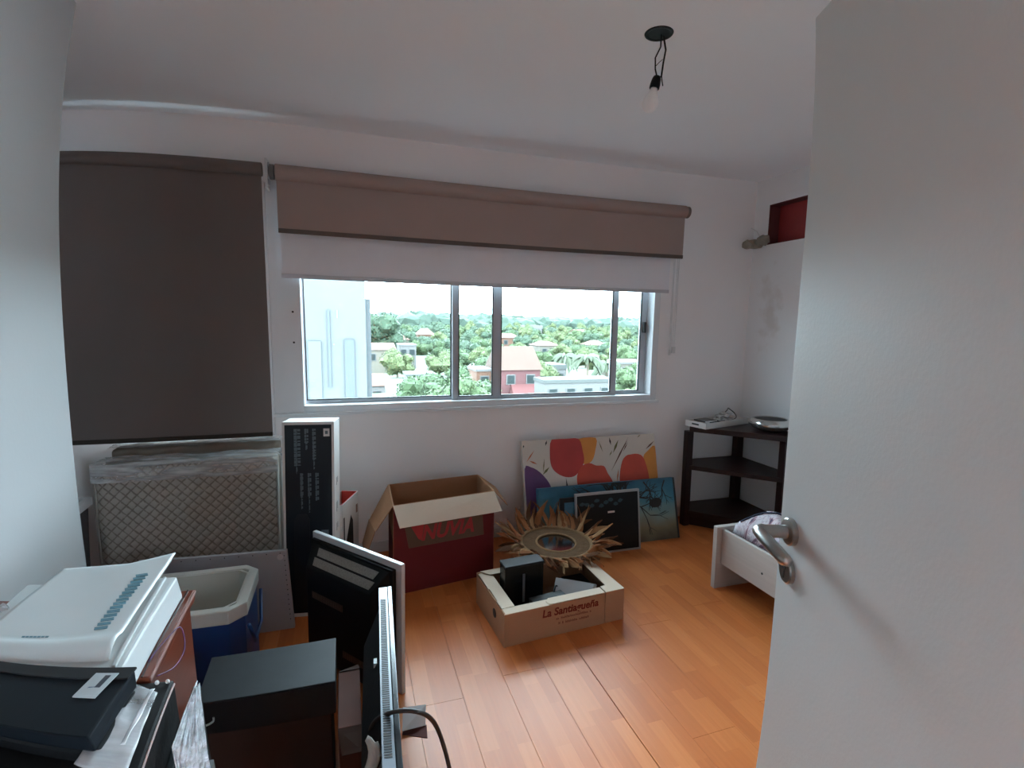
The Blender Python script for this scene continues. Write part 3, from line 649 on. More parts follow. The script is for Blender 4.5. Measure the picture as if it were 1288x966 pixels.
MB().box(0,1.055,0,.042,0,.425).build('canvas', gradmat(), bp, bevel=.002)
a = MB(); rg = random.Random(2)
def branch(p, an, l, w, dep):
    q = (p[0]+cos(an)*l, p[1]+sin(an)*l)
    q = (min(max(q[0],.01),1.03), min(max(q[1],.01),.42))
    n_ = (-sin(an)*w, cos(an)*w)
    a.flat([(p[0]-n_[0],p[1]-n_[1]),(q[0]-n_[0]*.6,q[1]-n_[1]*.6),(q[0]+n_[0]*.6,q[1]+n_[1]*.6),(p[0]+n_[0],p[1]+n_[1])], -.0012-.0001*dep, 0)
    if dep: 
        for _ in range(2 if dep < 3 else 3): branch(q, an+rg.uniform(-.85,.85), l*rg.uniform(.65,.9), w*.68, dep-1)
branch((.62,.0), 1.5, .15, .02, 5); branch((.55,.30), -.1, .12, .008, 4); branch((.80,.41), -.9, .07, .006, 3); branch((.97,.41), -2.0, .06, .005, 3)
a.ico((.885,0,.26), .042, 2, .35, (1.25,.03,.8)); a.box(1.04,1.055,-.001,0,0,.425)
a.build('painted_branches', ink[3], bp)
# black framed picture
fp = canvas_root('black picture in a thin silver frame leaning before the blue canvas', 1.39, 2.855, 2.905, .405, 'framed_picture', 'picture')
a = MB(); a.box(0,.475,0,.02,0,.012); a.box(0,.475,0,.02,.39,.405); a.box(0,.012,0,.02,.012,.39); a.box(.463,.475,0,.02,.012,.39)
a.build('frame', mat('silver frame', (.36,.36,.37), .35, metal=.6), fp, bevel=.001)
a = MB(); a.box(.012,.463,.003,.016,.012,.39); a.build('print', mat('dark glossy print', (.006,.007,.008), .3, var=.4, spec=.25), fp)
a = MB(); rg = random.Random(9)
for i in range(9): a.ico((.05+.035*i,.003,.335+rg.uniform(-.02,.02)), .022, 1, .5, (1,.04,.6), i)
a.build('printed_foliage', mat('teal print', (.012,.045,.06), .35, var=.5), fp)
a = MB(); a.box(.235,.285,.001,.003,.262,.274); a.build('paper_tag', card_w, fp)
f2 = canvas_root('small dark framed picture with a pale blue scene behind the silver one', 1.30, 2.885, 2.935, .375, 'framed_picture', 'picture')
a = MB(); a.box(0,.20,.0,.018,0,.375); a.build('frame', blk, f2, bevel=.002)
a = MB(); a.box(.025,.10,-.001,0,.255,.345); a.build('print', mat('pale blue print', (.05,.16,.24), .3, var=.6, scale=20), f2)

# ------------------------------------------------------------------ corner shelf
wen = mat('dark stained wood', (.022,.008,.007), .4, var=.3, scale=5, stretch=(1,1,8), spec=.3)
shf = thing('corner_shelf', 'dark stained wooden corner shelf with three tiers in the right corner', 'shelf', (3.0, 3.28, 0))
S = .60
shape = [(0,0),(-S,0),(-S,-.16),(-.16,-S),(0,-S)]
for z0, z1 in ((.075,.12),(.435,.467),(.727,.765)):
    e = .010 if z1 > .7 else 0
    MB().prism([(0,0),(-S+.13,0),(-S+.01-e,-.16-e),(-.16-e,-S-e),(0,-S-e)], z0, z1).build('shelf_board', wen, shf, bevel=.004)
for x, y in ((-S-.008,-.168),(-.16,-S-.005)):
    MB().box(x,x+.05,y,y+.05,0,.727).build('leg', wen, shf, bevel=.004)
MB().box(-.06,-.002,-.06,-.002,0,.727).build('leg', wen, shf, bevel=.004)
MB().prism([(-S+.05,-.15),(-.13,-S+.05),(-.11,-S+.07),(-S+.07,-.13)], 0.0, .075).build('plinth', wen, shf)
# white tray with adapters
ty = thing('tray', 'white wooden tray with a handle slot on top of the corner shelf', 'tray', (2.44, 2.985, .766), RD(14))
tw_, td_ = .50, .18
tray_m = mat('white painted wood', (.68,.66,.64), .5, var=.04)
a = MB(); a.box(0,tw_,0,td_,0,.008); a.box(0,tw_,0,.008,.008,.042); a.box(0,tw_,td_-.008,td_,.008,.042); a.box(0,.008,.008,td_-.008,.008,.042); a.box(tw_-.008,tw_,.008,td_-.008,.008,.042)
a.build('body', tray_m, ty, bevel=.0015)
a = MB(); a.box(-.0008,0,.06,.12,.018,.030); a.build('handle_slot', black_rubber, ty)
def on_tray(name, label, cat, x, y, z, rz=0):
    c, s = cos(RD(14)), sin(RD(14)); return thing(name, label, cat, (2.44+x*c-y*s, 2.985+x*s+y*c, .766+z), RD(14)+rz)
o = on_tray('flat_device', 'slim black device with a white edge on the white tray', 'device', .03, .03, .043); MB().box(0,.13,0,.10,0,.010).build('body', blk_g, o, bevel=.002); MB().box(0,.13,-.002,0,0,.008).build('white_edge', card_w, o)
o = on_tray('power_adapter', 'black power adapter lying on the white tray', 'adapter', .16, .04, .012, RD(10)); MB().box(0,.085,0,.045,0,.028).build('body', blk, o, bevel=.005); MB().cord([(.085,.02,.014),(.13,.03,.05),(.19,.06,.045),(.25,.03,.02),(.22,-.025,.008),(.12,-.03,.004),(.04,-.02,.004)], .003, 8).build('cord', blk, o, smooth=True)
o = on_tray('crumpled_bag', 'crumpled clear plastic bag of small parts on the white tray', 'bag', .29, .07, .015); MB().ico((0,0,.04), .06, 3, .7, (1.2,.8,.65), 5).build('body', film('bag film', .6, (.7,.7,.7), .1, .9, 40), o); MB().ico((0,0,.035), .035, 2, .5, (1.2,.8,.7), 8).build('contents', mat('grey parts', (.2,.2,.2), .4), o)
o = on_tray('cable_coil', 'thin black cable coiled upright at the back of the tray', 'cable', .38, .10, .012); MB().tube([(.09*cos(t*pi/10)*(1-.02*t/10), .03*sin(t*pi/5), .055+.045*sin(t*pi/10)) for t in range(0,34)], .0028, 6).build('cord', blk, o, smooth=True)
pn = thing('steel_bowl', 'round steel bowl with a dark opening on the corner shelf', 'bowl', (2.885, 2.86, .766))
MB().lathe([(.001,0),(.08,.002),(.12,.022),(.138,.05),(.135,.068),(.118,.084),(.108,.088),(.104,.082),(.09,.03),(.001,.02)], n=36).build('body', mat('polished steel', (.62,.62,.60), .18, metal=.9, var=.05), pn, smooth=True)
MB().lathe([(.001,.083),(.105,.083),(.102,.078),(.001,.078)], n=30).build('dark_inside', blk, pn)

# ------------------------------------------------------------------ low bed
wood_w = mat('white limed wood', (.46,.42,.39), .6, var=.12, scale=6, stretch=(1,.15,9), bump=.1)
bd = thing('bed', 'low white limed wood bed partly hidden by the open door', 'bed', (1.99, 2.29, 0))
MB().box(0,.98,0,.03,0,.366).build('end_board', wood_w, bd, bevel=.002)
MB().box(0,.98,-1.43,-1.40,0,.366).build('end_board', wood_w, bd, bevel=.002)
MB().box(.036,.056,-1.40,0,.148,.352).build('side_rail', wood_w, bd, bevel=.002)
MB().box(.93,.95,-1.40,0,.148,.352).build('side_rail', wood_w, bd, bevel=.002)
MB().box(.058,.928,-1.395,-.003,.20,.22).build('slat_base', wood_w, bd)
a = MB(); a.lathe([(.006,-.001),(.006,.0)], (.036,-.30,.235), 10, 'x'); a.build('screw', black_rubber, bd)
MB().box(.062,.925,-1.39,-.01,.221,.33).build('mattress', mat('white ticking', (.6,.58,.56), .8), bd, bevel=.02, seg=3)
def duvmat():
    m = bpy.data.materials.new('patterned bedding'); m.use_nodes = True; N = m.node_tree.nodes; L = m.node_tree.links; p = N['Principled BSDF']
    tc = N.new('ShaderNodeTexCoord'); mp = N.new('ShaderNodeMapping'); mp.inputs['Scale'].default_value = (1,2.2,1); L.new(tc.outputs['Object'], mp.inputs[0])
    nz = N.new('ShaderNodeTexNoise'); nz.inputs['Scale'].default_value = 11; nz.inputs['Detail'].default_value = 6; nz.inputs['Distortion'].default_value = 1.6; L.new(mp.outputs[0], nz.inputs['Vector'])
    cr = N.new('ShaderNodeValToRGB'); L.new(nz.outputs['Fac'], cr.inputs[0]); e = cr.color_ramp.elements
    e[0].position = .30; e[0].color = (.07,.05,.09,1); e[1].position = .62; e[1].color = (.56,.52,.56,1)
    for ps, c in ((.38,(.30,.16,.20,1)),(.44,(.52,.44,.48,1)),(.52,(.58,.54,.57,1)),(.56,(.36,.28,.33,1))):
        q = e.new(ps); q.color = c
    L.new(cr.outputs[0], p.inputs['Base Color']); p.inputs['Roughness'].default_value = .85; return m
dv = thing('bedding', 'rumpled pink and white patterned bedding piled on the low bed', 'bedding', (2.49, 1.60, .33))
def duv(u, v):
    x = -.42+.84*u; y = -.68+1.345*v
    e = min(u, 1-u, v, 1-v); ed = min(1, e/.10)
    h = .012+ed**.5*(.125+.05*noise.noise(V3((x*3.5, y*3, 1)))+.035*noise.noise(V3((x*10+y*4, y*7, 4)))+.014*noise.noise(V3((x*26, y*22, 9))))
    return (x, y, h)
a = MB(); a.grid(duv, 70, 90); a.build('cover', duvmat(), dv, smooth=True, solid=.006)
a = MB(); a.tube([(duv(.02+.35*t, .97-.30*t)[0], duv(.02+.35*t, .97-.30*t)[1], duv(.02+.35*t, .97-.30*t)[2]+.006) for t in [i/20 for i in range(21)]], .005, 6); a.build('dark_cord', mat('navy cord', (.02,.025,.05), .7), dv, smooth=True)

# ------------------------------------------------------------------ board and cooler
pb = thing('board', 'grey white flat board leaning behind the blue cooler', 'board', (-.93, 2.56, 0), 0, rx=RD(-7))
MB().hexa([(0,0,0),(.66,0,0),(.66,.028,0),(0,.028,0),(0,0,.405),(.63,0,.385),(.63,.028,.385),(0,.028,.405)]).build('panel', mat('greyed melamine', (.38,.37,.38), .5, var=.1, scale=6), pb, bevel=.002)
a = MB()
for i in range(14): a.lathe([(.0025,-.0008),(.0025,0)], (.618+.0018*i,0,.36-.024*i), 8, 'y')
for i in range(10): a.lathe([(.0025,-.0008),(.0025,0)], (.60-.06*i,0,.374+.0018*i), 8, 'y')
a.build('staple_holes', blk, pb)['kind'] = 'stuff'
MB().lathe([(.014,-.001),(.014,0)], (.60,0,.355), 16, 'y').build('cap', mat('white cap', (.55,.53,.52), .5), pb)
co = thing('cooler', 'blue cooler with a white rim and no lid beside the cabinet', 'cooler', (-.385, 2.02, 0))
blue = mat('blue cooler plastic', (.006,.045,.16), .4, var=.15, bump=.05); cw = mat('ivory cooler plastic', (.52,.51,.46), .45, var=.08)
CX, CY, CZ = -.50, .385, .425
def ring(m_, x0, x1, y0, y1, z0, z1, t, c):
    o_ = [(x0+c,y0),(x1-c,y0),(x1,y0+c),(x1,y1-c),(x1-c,y1),(x0+c,y1),(x0,y1-c),(x0,y0+c)]
    i_ = [(x0+c,y0+t),(x1-c,y0+t),(x1-t,y0+c),(x1-t,y1-c),(x1-c,y1-t),(x0+c,y1-t),(x0+t,y1-c),(x0+t,y0+c)]
    n = 8; vs_ = [(x,y,z0) for x,y in o_]+[(x,y,z1) for x,y in o_]+[(x,y,z0) for x,y in i_]+[(x,y,z1) for x,y in i_]
    fs = []
    for k in range(n):
        j = (k+1)%n; fs += [(k,j,n+j,n+k),(2*n+j,2*n+k,3*n+k,3*n+j),(n+k,n+j,3*n+j,3*n+k),(j,k,2*n+k,2*n+j)]
    m_.mesh(vs_, fs)
a = MB(); ring(a, CX+.01,-.01,.01,CY-.01,.0,CZ-.055,.02,.05); a.box(CX+.03,-.03,.03,CY-.03,0,.02); a.build('blue_body', blue, co, bevel=.004)
a = MB(); ring(a, CX,0,0,CY,CZ-.055,CZ,.038,.055); a.build('white_rim', cw, co, bevel=.006)
a = MB(); ring(a, CX+.028,-.028,.028,CY-.028,.03,CZ-.004,.014,.05); a.box(CX+.04,-.04,.04,CY-.04,.022,.034); a.build('inner_liner', cw, co)
a = MB(); a.tube([(.004,.05,.33),(.012,.12,.22),(.012,CY-.12,.22),(.004,CY-.05,.33)], .007, 8); a.build('handle', blue, co, smooth=True)

# ------------------------------------------------------------------ televisions
tvb = mat('black tv back', (.005,.005,.0055), .5, var=.2, bump=.05, spec=.2); tvw = mat('pale grey bezel', (.50,.53,.54), .35, var=.04)
grill = mat('grey vent mesh', (.22,.22,.20), .5, var=.5, scale=160)
A_ = V3((-.167,2.394,0)); B_ = V3((.185,1.946,0)); ang = math.atan2(B_.y-A_.y, B_.x-A_.x)
t1 = thing('television', 'black backed flat television with a pale frame standing by the open boxes', 'television', A_, ang)
LW = (B_-A_).length
MB().box(0,LW,0,.020,0,.55).build('bezel', tvw, t1, bevel=.004)
a = MB(); a.hexa([(.012,-.018,.02),(LW-.03,-.018,.02),(LW-.03,0,.02),(.012,0,.02),(.012,-.018,.525),(LW-.03,-.018,.525),(LW-.03,0,.525),(.012,0,.525)])
a.hexa([(.06,-.075,.03),(LW-.10,-.075,.03),(LW-.05,-.018,.03),(.03,-.018,.03),(.06,-.075,.43),(LW-.10,-.075,.43),(LW-.05,-.018,.515),(.03,-.018,.515)])
bkp = a.build('back_shell', tvb, t1, bevel=.003)
nrm = V3((0,-.085,.057)).normalized()
for k in range(2):
    a = MB(); t0, t1_ = .14+.40*k, .46+.40*k
    P = lambda x, t: V3((x, -.018-.057*t, .515-.085*t))+nrm*.0
    o4 = [P(.085,t0),P(LW-.10,t0),P(LW-.115,t1_),P(.095,t1_)]
    nn = (o4[1]-o4[0]).cross(o4[2]-o4[0]).normalized()
    if nn.z < 0: nn = -nn
    a.hexa([tuple(q) for q in o4]+[tuple(q+nn*.002) for q in o4]); a.build('vent', grill, bkp)
a = MB()
for i in range(26): a.box(.30+.008*i,.303+.008*i,-.0775,-.075,.10,.13)
for i in range(26): a.box(.10+.008*i,.103+.008*i,-.0775,-.075,.30,.33)
a.build('vent_slots', mat('warm grey slots', (.10,.06,.04), .5), bkp)['kind'] = 'stuff'
# second television on edge
t2 = thing('television', 'black flat television whose slotted top edge points toward the doorway', 'television', (.135, 1.80, 0), RD(90+2.6))
# local x runs toward -y?  build with x' from 0 to 1.0 going toward the camera
t2.rotation_euler = (0,0,RD(-90-2.8)); L2 = .98; Ht = .553
MB().box(0,L2,-.014,.0,0,Ht-.004).build('screen_frame', mat('black gloss bezel', (.02,.022,.025), .2), t2, bevel=.002)
tops = mat('window lit top edge', (.26,.31,.37), .32, var=.05)  # bluish window light on the top edge is put into this colour
a = MB(); a.box(.0,L2,-.044,-.014,.01,Ht-.006); a.build('back_shell', tvb, t2, bevel=.003)
tp_ = MB(); tp_.box(.004,L2-.01,-.0445,-.0155,Ht-.006,Ht-.003); tpp = tp_.build('top_strip', tops, t2, bevel=.001)
a = MB(); n_ = 86
for i in range(n_): x = .085+.0078*i; a.hexa([(x,-.0395,Ht-.0032),(x+.0042,-.0395,Ht-.0032),(x+.0062,-.0215,Ht-.0032),(x+.002,-.0215,Ht-.0032),(x,-.0395,Ht-.0022),(x+.0042,-.0395,Ht-.0022),(x+.0062,-.0215,Ht-.0022),(x+.002,-.0215,Ht-.0022)])
a.build('vent_slots', black_rubber, tpp)['kind'] = 'stuff'
a = MB(); a.hexa([(.10,-.095,.05),(L2-.1,-.095,.05),(L2-.05,-.044,.03),(.05,-.044,.03),(.10,-.095,.40),(L2-.1,-.095,.40),(L2-.05,-.044,.50),(.05,-.044,.50)]); a.build('back_bulge', tvb, t2, bevel=.004)
for z in (.47,.445):
    MB().box(.30,.325,-.062,-.052,z,z+.014).build('socket', mat('pale socket', (.5,.53,.55), .4), t2)
cb = thing('loose_cable', 'dark power cord arching over the near end of the television', 'cable', (.135, 1.17, 0))
MB().cord([(-.10,.12,.42),(-.085,.06,.50),(-.05,.0,.562),(.0,-.02,.570),(.045,-.01,.53),(.075,-.0,.45),(.10,.0,.32),(.14,.03,.02)], .0055, 10).build('cord', mat('brown black cord', (.03,.02,.018), .5), cb, smooth=True)
rbn = thing('ribbon', 'crumpled white fabric strap hanging left of the slotted television', 'strap', (.035, 1.12, .485))
MB().grid(lambda u, v: (-.0+.028*(v-.5)*(1+.4*u)-.03*u+.012*sin(u*9), -.02*u+.008*sin(v*5+u*8), .058-.26*u+.006*sin(v*6)), 16, 4).build('cloth', mat('white cloth strap', (.45,.44,.40), .8), rbn, smooth=True, solid=.003)
cf = thing('cardboard_scrap', 'small folded brown card lying on the floor beside the television', 'cardboard', (.175, 1.76, 0))
flapmesh([(-.01,-.02,.015),(.075,-.012,.012),(.085,.045,.05),(.0,.055,.05)], .002).build('upper_leaf', mat('white card', (.6,.6,.6), .6), cf)
flapmesh([(-.01,-.02,.0),(.075,-.06,.0),(.08,-.01,.010),(.0,.03,.010)], .002).build('lower_leaf', mat('brown card', (.10,.03,.025), .7), cf)

# ------------------------------------------------------------------ dusty black stereo on a carton
dusty = mat('dusty black lacquer', (.009,.010,.0115), .6, var=.9, scale=6, bump=.08, bscale=20, spec=.2)
bc = thing('carton', 'dark brown carton under the dusty black stereo', 'box', (-.43, 1.56, 0))
MB().box(0,.36,0,.215,0,.285).build('body', mat('dark brown card', (.030,.013,.009), .8, var=.2), bc, bevel=.003)
st = thing('stereo', 'dusty black stereo box on the dark carton in front of the cooler', 'stereo', (-.445, 1.545, .286), RD(.3))
MB().box(.0,.39,.004,.232,.006,.114).build('housing', dusty, st, bevel=.0025)
MB().box(.003,.387,0,.004,.008,.11).build('front_panel', blk, st)
for x in (.03,.345):
    for y in (.03,.2): MB().lathe([(.012,0),(.012,.006)], (x+.008,y,0), 12).build('foot', blk, st)
MB().cord([(-.004,-.01,.045),(.01,-.012,.047),(.03,-.012,.05),(.045,-.01,.058),(.047,-.01,.07)], .003, 6).build('tape_scrap', mat('tape scrap', (.35,.4,.38), .4), st)
bx = thing('carton', 'small reddish brown carton between the stereo and the slotted television', 'box', (-.05, 1.47, 0))
MB().box(0,.07,0,.26,0,.30).build('body', mat('reddish brown card', (.09,.028,.017), .75, var=.3, scale=6), bx, bevel=.003)
flapmesh([(0,.26,.30),(.07,.26,.30),(.066,.34,.26),(.005,.33,.25)], .003).build('flap', mat('worn brown card', (.08,.05,.04), .8), bx)
flapmesh([(0,0,.30),(.075,0,.30),(.07,-.07,.27),(.01,-.06,.26)], .003).build('flap', mat('worn brown card', (.08,.05,.04), .8), bx)

# ------------------------------------------------------------------ cabinet and what lies on it
mah = mat('mahogany veneer', (.155,.038,.020), .3, var=.3, scale=5, stretch=(1,1,7)); mah_hl = mat('painted edge highlight', (.42,.25,.22), .3, var=.1)
cbn = thing('cabinet', 'low reddish brown wooden cabinet in the left foreground', 'cabinet', (-.905, 1.095, 0))
MB().box(0,.50,0,.355,0,.772).build('body', mah, cbn, bevel=.002)
MB().box(-.005,.512,-.002,.362,.772,.80).build('top_board', mah, cbn, bevel=.003)
for y0, zz in ((.0,.7995),): 
    MB().box(.5125,.5145,-.002,.362,.790,.7985).build('edge_highlight', mah_hl, cbn)  # pale strip paints the highlight along the moulded top edge
MB().box(.495,.4985,-.002,.362,.8001,.8016).build('edge_groove', mat('dark groove', (.03,.01,.008), .4), cbn)
MB().cord([(.517,.02,.785),(.535,.08,.765),(.541,.14,.77),(.525,.18,.80),(.51,.12,.806),(.495,.05,.803)], .0013, 6).build('purple_thread', mat('purple thread', (.10,.03,.12), .6), cbn, smooth=True)
tk = thing('trunk', 'black trunk with pale piping at the bottom left corner', 'trunk', (-.905, .62, 0))
MB().box(.561,.578,.05,.575,0,.70).build('side_pocket', blk, tk, bevel=.004)
MB().box(0,.56,0,.465,0,.793).build('body', mat('black leatherette', (.007,.006,.006), .55, var=.2, bump=.1, spec=.2), tk, bevel=.006)
MB().tube([(.561,.01,.79),(.5615,.455,.79)], .0022, 8).build('piping', mat('pale pink piping', (.42,.30,.28), .4), tk)
for x in (.530,.55): MB().ico((x,.455,.797), .0045, 2).build('stud', chainm, tk, smooth=True)
# white plastic case on cabinet
polyw = mat('milky plastic', (.60,.63,.63), .35, var=.05, scale=6, bump=.03)
pc = thing('plastic_case', 'milky white plastic case lying on the reddish cabinet', 'case', (-.412, 1.035, .8015), RD(1.5))
MB().hexa([(-.40,.0,0),(0,.0,0),(.012,.385,0),(-.36,.41,0),(-.40,.0,.055),(-.012,.0,.055),(0,.39,.055),(-.36,.41,.055)]).build('body', polyw, pc, bevel=.006)
MB().box(-.030,-.022,.01,.385,.0545,.060).build('rib', polyw, pc, bevel=.002)
fo = thing('folder', 'translucent white folder with a curled front edge on the plastic case', 'folder', (-.605, 1.285, .862), RD(2))
def fold(u, v):
    x0_ = -.095-.095*(1-v); x = x0_+(.14-x0_)*u; y = -.245+.45*v
    if u > .6: y += (u-.6)/.4*.04*(v)
    z = .004+.006*v
    if v < .22: q = (.22-v)/.22; z -= .035*q*q-.012*sin(q*pi); 
    z += .002*noise.noise(V3((x*9,y*9,0)))
    x += .02*v*u
    return (x, y, z)
a = MB(); a.grid(fold, 30, 40); fo_ = a.build('cover', polyw, fo, smooth=True, solid=.003)
a = MB(); a.grid(lambda u, v: (fold(u*.96+.01,v*.98)[0], fold(u*.96+.01,v*.98)[1]+.004, fold(u,v)[2]-.012*(1-v*.3)-.006), 20, 30); a.build('under_leaf', mat('grey white leaf', (.48,.48,.44), .6), fo, smooth=True, solid=.004)
bi = mat('teal print strip', (.10,.22,.27), .5, var=.3, scale=40); a = MB()
for i in range(15):
    v = .27+.036*i; x, y, z = fold(.80, v); x2, y2, z2 = fold(.875, v+.024)
    a.hexa([(x,y,z),(x+.026,y+.003,z+.0005),(x2,y2,z2),(x2-.026,y2-.003,z2)]+[(x,y,z+.0025),(x+.026,y+.003,z+.003),(x2,y2,z2+.0025),(x2-.026,y2-.003,z2+.0025)])
a.build('printed_strip', bi, fo_)
a = MB()
for i in range(7):
    x, y, z = fold(.33+.028*i, .235); a.box(x,x+.007,y,y+.006,z+.0018,z+.0022)
a.build('printed_text', bi, fo_)
fb = thing('plastic_bag', 'clear crumpled plastic bag at the left edge behind the folder', 'bag', (-.80, 1.235, .80))
MB().grid(lambda u, v: (-.07+.10*u, -.06+.11*u+.03*v, .02+.05*(1-abs(v-.5)*1.6)+.012*noise.noise(V3((u*9,v*9,3)))), 24, 8).build('film', film('bag film clear', .5, (.7,.72,.74), .08, .9, 30), fb, smooth=True)
# laptop case
lc = thing('laptop', 'closed black laptop with a sticker at the bottom left corner', 'laptop', (-.405, .835, .801), RD(-5))
lm = mat('dark slate lid', (.005,.0075,.011), .6, var=.25, scale=3, spec=.15); 
MB().box(-.48,0,0,.175,0,.030).build('base', blk, lc, bevel=.008)
MB().hexa([(-.48,-.004,.032),(-.006,-.004,.032),(.0,.18,.032),(-.48,.178,.032),(-.48,-.004,.060),(-.012,-.004,.060),(.0,.182,.066),(-.48,.18,.066)]).build('lid', lm, lc, bevel=.004)
MB().hexa([(-.48,.150,.0655),(-.002,.152,.0655),(.002,.186,.0655),(-.48,.184,.0655),(-.48,.150,.069),(-.002,.152,.069),(.002,.186,.070),(-.48,.184,.070)]).build('hinge_strip', mat('slate hinge strip', (.018,.018,.019), .6, spec=.2), lc, bevel=.001)
sk = MB(); sk.hexa([(-.083,.098,.064),(-.040,.098,.064),(-.022,.165,.070),(-.065,.165,.070),(-.083,.098,.066),(-.040,.098,.066),(-.022,.165,.0715),(-.065,.165,.0715)]); sk = sk.build('sticker', mat('pale sticker', (.50,.56,.58), .4), lc)
MB().hexa([(-.076,.112,.066),(-.050,.112,.066),(-.044,.128,.068),(-.062,.126,.068),(-.076,.112,.0665),(-.050,.112,.0665),(-.044,.128,.0685),(-.062,.126,.0685)]).build('sticker_emblem', mat('steel blue ink', (.08,.14,.24), .4), sk)
MB().hexa([(-.052,.125,.068),(-.042,.125,.068),(-.034,.158,.0708),(-.044,.158,.0708),(-.052,.125,.0685),(-.042,.125,.0685),(-.034,.158,.0715),(-.044,.158,.0715)]).build('sticker_text', mat('dark ink', (.05,.06,.08), .4), sk)
sl = thing('plastic_sleeve', 'clear plastic sleeve sticking out beside the black laptop', 'sleeve', (-.40, .80, .802))
MB().grid(lambda u, v: (-.012+.060*u-.030*(1-v)*(1-u), .0+.235*v-.03*u, .030-.010*u+.004*noise.noise(V3((u*3,v*4,2)))), 14, 30).build('film', film('sleeve film', .5, (.78,.80,.82), .12, .35, 12), sl, smooth=True, solid=.0008)
MB().grid(lambda u, v: (.026+.008*u+.012*v, .05+.15*v, .0315+.003*sin(v*9)*u), 3, 24).build('shiny_fold', mat('white plastic fold', (.7,.72,.74), .2), sl, smooth=True, solid=.001)
cz2 = thing('cellophane_pack', 'upright pack wrapped in shiny cellophane next to the black trunk', 'pack', (-.305, .985, 0))
def cel(u, v):
    def path(p): 
        k = min(1, v/.30)**.7 if v < .30 else 1; w = max(0, (v-.30)/.70)
        a_, b_, c_ = [V3(q) for q in p]
        return a_.lerp(b_, k) if v < .30 else b_.lerp(c_, w)
    l = path([(.002,.10,.785),(-.016,-.05,.755),(-.016,-.07,.0)]); r = path([(.006,.10,.78),(.024,.02,.66),(.034,.04,.0)])
    p = l.lerp(r, u); nn = .010*noise.noise(V3((u*5,v*7,1)))+.007*noise.noise(V3((u*16,v*5,3)))*min(1,v*8)
    return (p.x+nn*.3, p.y-nn-.02*sin(u*pi), p.z+nn)
MB().grid(cel, 50, 60).build('cellophane', film('crinkled cellophane', .95, (.84,.92,.97), .15, 1.0, 40), cz2, smooth=True, solid=.002)
MB().hexa([(.0,.03,0),(.02,.03,0),(.02,.09,0),(.0,.09,0),(-.0,.05,.6),(.015,.05,.6),(.015,.09,.6),(.0,.09,.6)]).build('contents', mat('dim grey card', (.10,.11,.11), .6), cz2)

# ------------------------------------------------------------------ outside
GZ = -9.6
OUT = {}
def omat(n, c, **k): return mat(n, c, .85, var=k.get('var',.12), scale=k.get('scale',.3))
gr = MB().box(-500, 1500, 8, 1800, GZ-1, GZ).build('ground', mat('mottled town ground', (.06,.07,.05), .9, var=.5, scale=.06)); tag(gr, 'distant ground between trees and houses', 'ground', kind='structure')
# neighbour block
nbk = thing('apartment_block', 'tall white apartment block close by at the left of the view', 'building', (-6, 14, GZ))
bw = mat('white render', (.030,.032,.032), .8, var=.05, scale=.6); bw2 = mat('greyer white render', (.022,.025,.026), .8, var=.05)
def dz(z): return z-GZ
MB().box(0,6.46,0,8,0,dz(6.5)).build('wall', bw, nbk)
MB().box(6.46,6.60,.3,8,0,dz(2.08)).build('side_wing', bw2, nbk)
for x0, x1, z0, z1, n_ in ((5.05,5.35,GZ,.95,'pilaster'),(5.92,6.16,GZ,1.0,'recess_panel')):
    MB().box(x0,x1,-.06,0,dz(z0),dz(z1)).build(n_, bw2 if n_[0] == 'r' else bw, nbk)
MB().box(5.52,5.58,-.05,0,dz(-.25),dz(1.75)).build('drain_pipe', bw2, nbk)
for x, z in ((5.28,.75),(5.66,.87),(5.68,.05),(5.32,-.2)):
    MB().lathe([(.025,-.03),(.025,0)], (x,0,dz(z)), 10, 'y').build('vent', mat('dark vent', (.03,.03,.03), .6), nbk)
MB().box(5.74,5.78,-.02,0,dz(1.55),dz(1.75)).build('vent', mat('dark vent', (.03,.03,.03), .6), nbk)
# houses
tile = omat('terracotta tiles', (0.050,0.022,0.015), scale=.8); tileb = omat('brown tiles', (0.038,0.022,0.016)); pinkw = omat('pink red wall', (0.054,0.022,0.022)); whw = omat('white wall', (0.061,0.058,0.056)); orw = omat('orange wall', (0.061,0.031,0.020)); gyr = omat('grey roof', (0.036,0.038,0.036)); redr = omat('red roof', (0.050,0.016,0.015)); creamw = omat('cream wall', (0.061,0.054,0.043)); gl_d = omat('dark window', (0.008,0.012,0.012))
def house(label, a0, a1, ztop, zeave, y, wall, roof, dep=7, kind='gable', nwin=2, group=None):
    """a0,a1: left and right as x per unit y; ztop, zeave world heights"""
    x0, x1 = a0*y, a1*y; w = x1-x0
    t = thing('house', label, 'house', (x0, y, GZ), 0, group)
    ze, zt = zeave-GZ, ztop-GZ
    MB().box(0,w,0,dep,0,ze).build('wall', wall, t)
    r = MB(); o = .35
    if kind == 'gable': r.hexa([(-o,-o,ze),(w+o,-o,ze),(w+o,dep+o,ze),(-o,dep+o,ze),(-o*.2,dep/2-.1,zt),(w+o*.2,dep/2-.1,zt),(w+o*.2,dep/2+.1,zt),(-o*.2,dep/2+.1,zt)])
    elif kind == 'hip': r.hexa([(-o,-o,ze),(w+o,-o,ze),(w+o,dep+o,ze),(-o,dep+o,ze),(w*.3,dep/2-.1,zt),(w*.7,dep/2-.1,zt),(w*.7,dep/2+.1,zt),(w*.3,dep/2+.1,zt)])
    else: r.box(-.15,w+.15,-.15,dep+.15,ze,zt)
    r.build('roof', roof, t)
    for i in range(nwin):
        cx = w*(i+.5)/nwin
        f_ = MB(); f_.box(cx-.75,cx+.75,-.08,0,ze-2.3,ze-.7); f_ = f_.build('window', whw, t)
        MB().box(cx-.6,cx+.6,-.11,-.08,ze-2.15,ze-.85).build('pane', gl_d, f_)
    return t
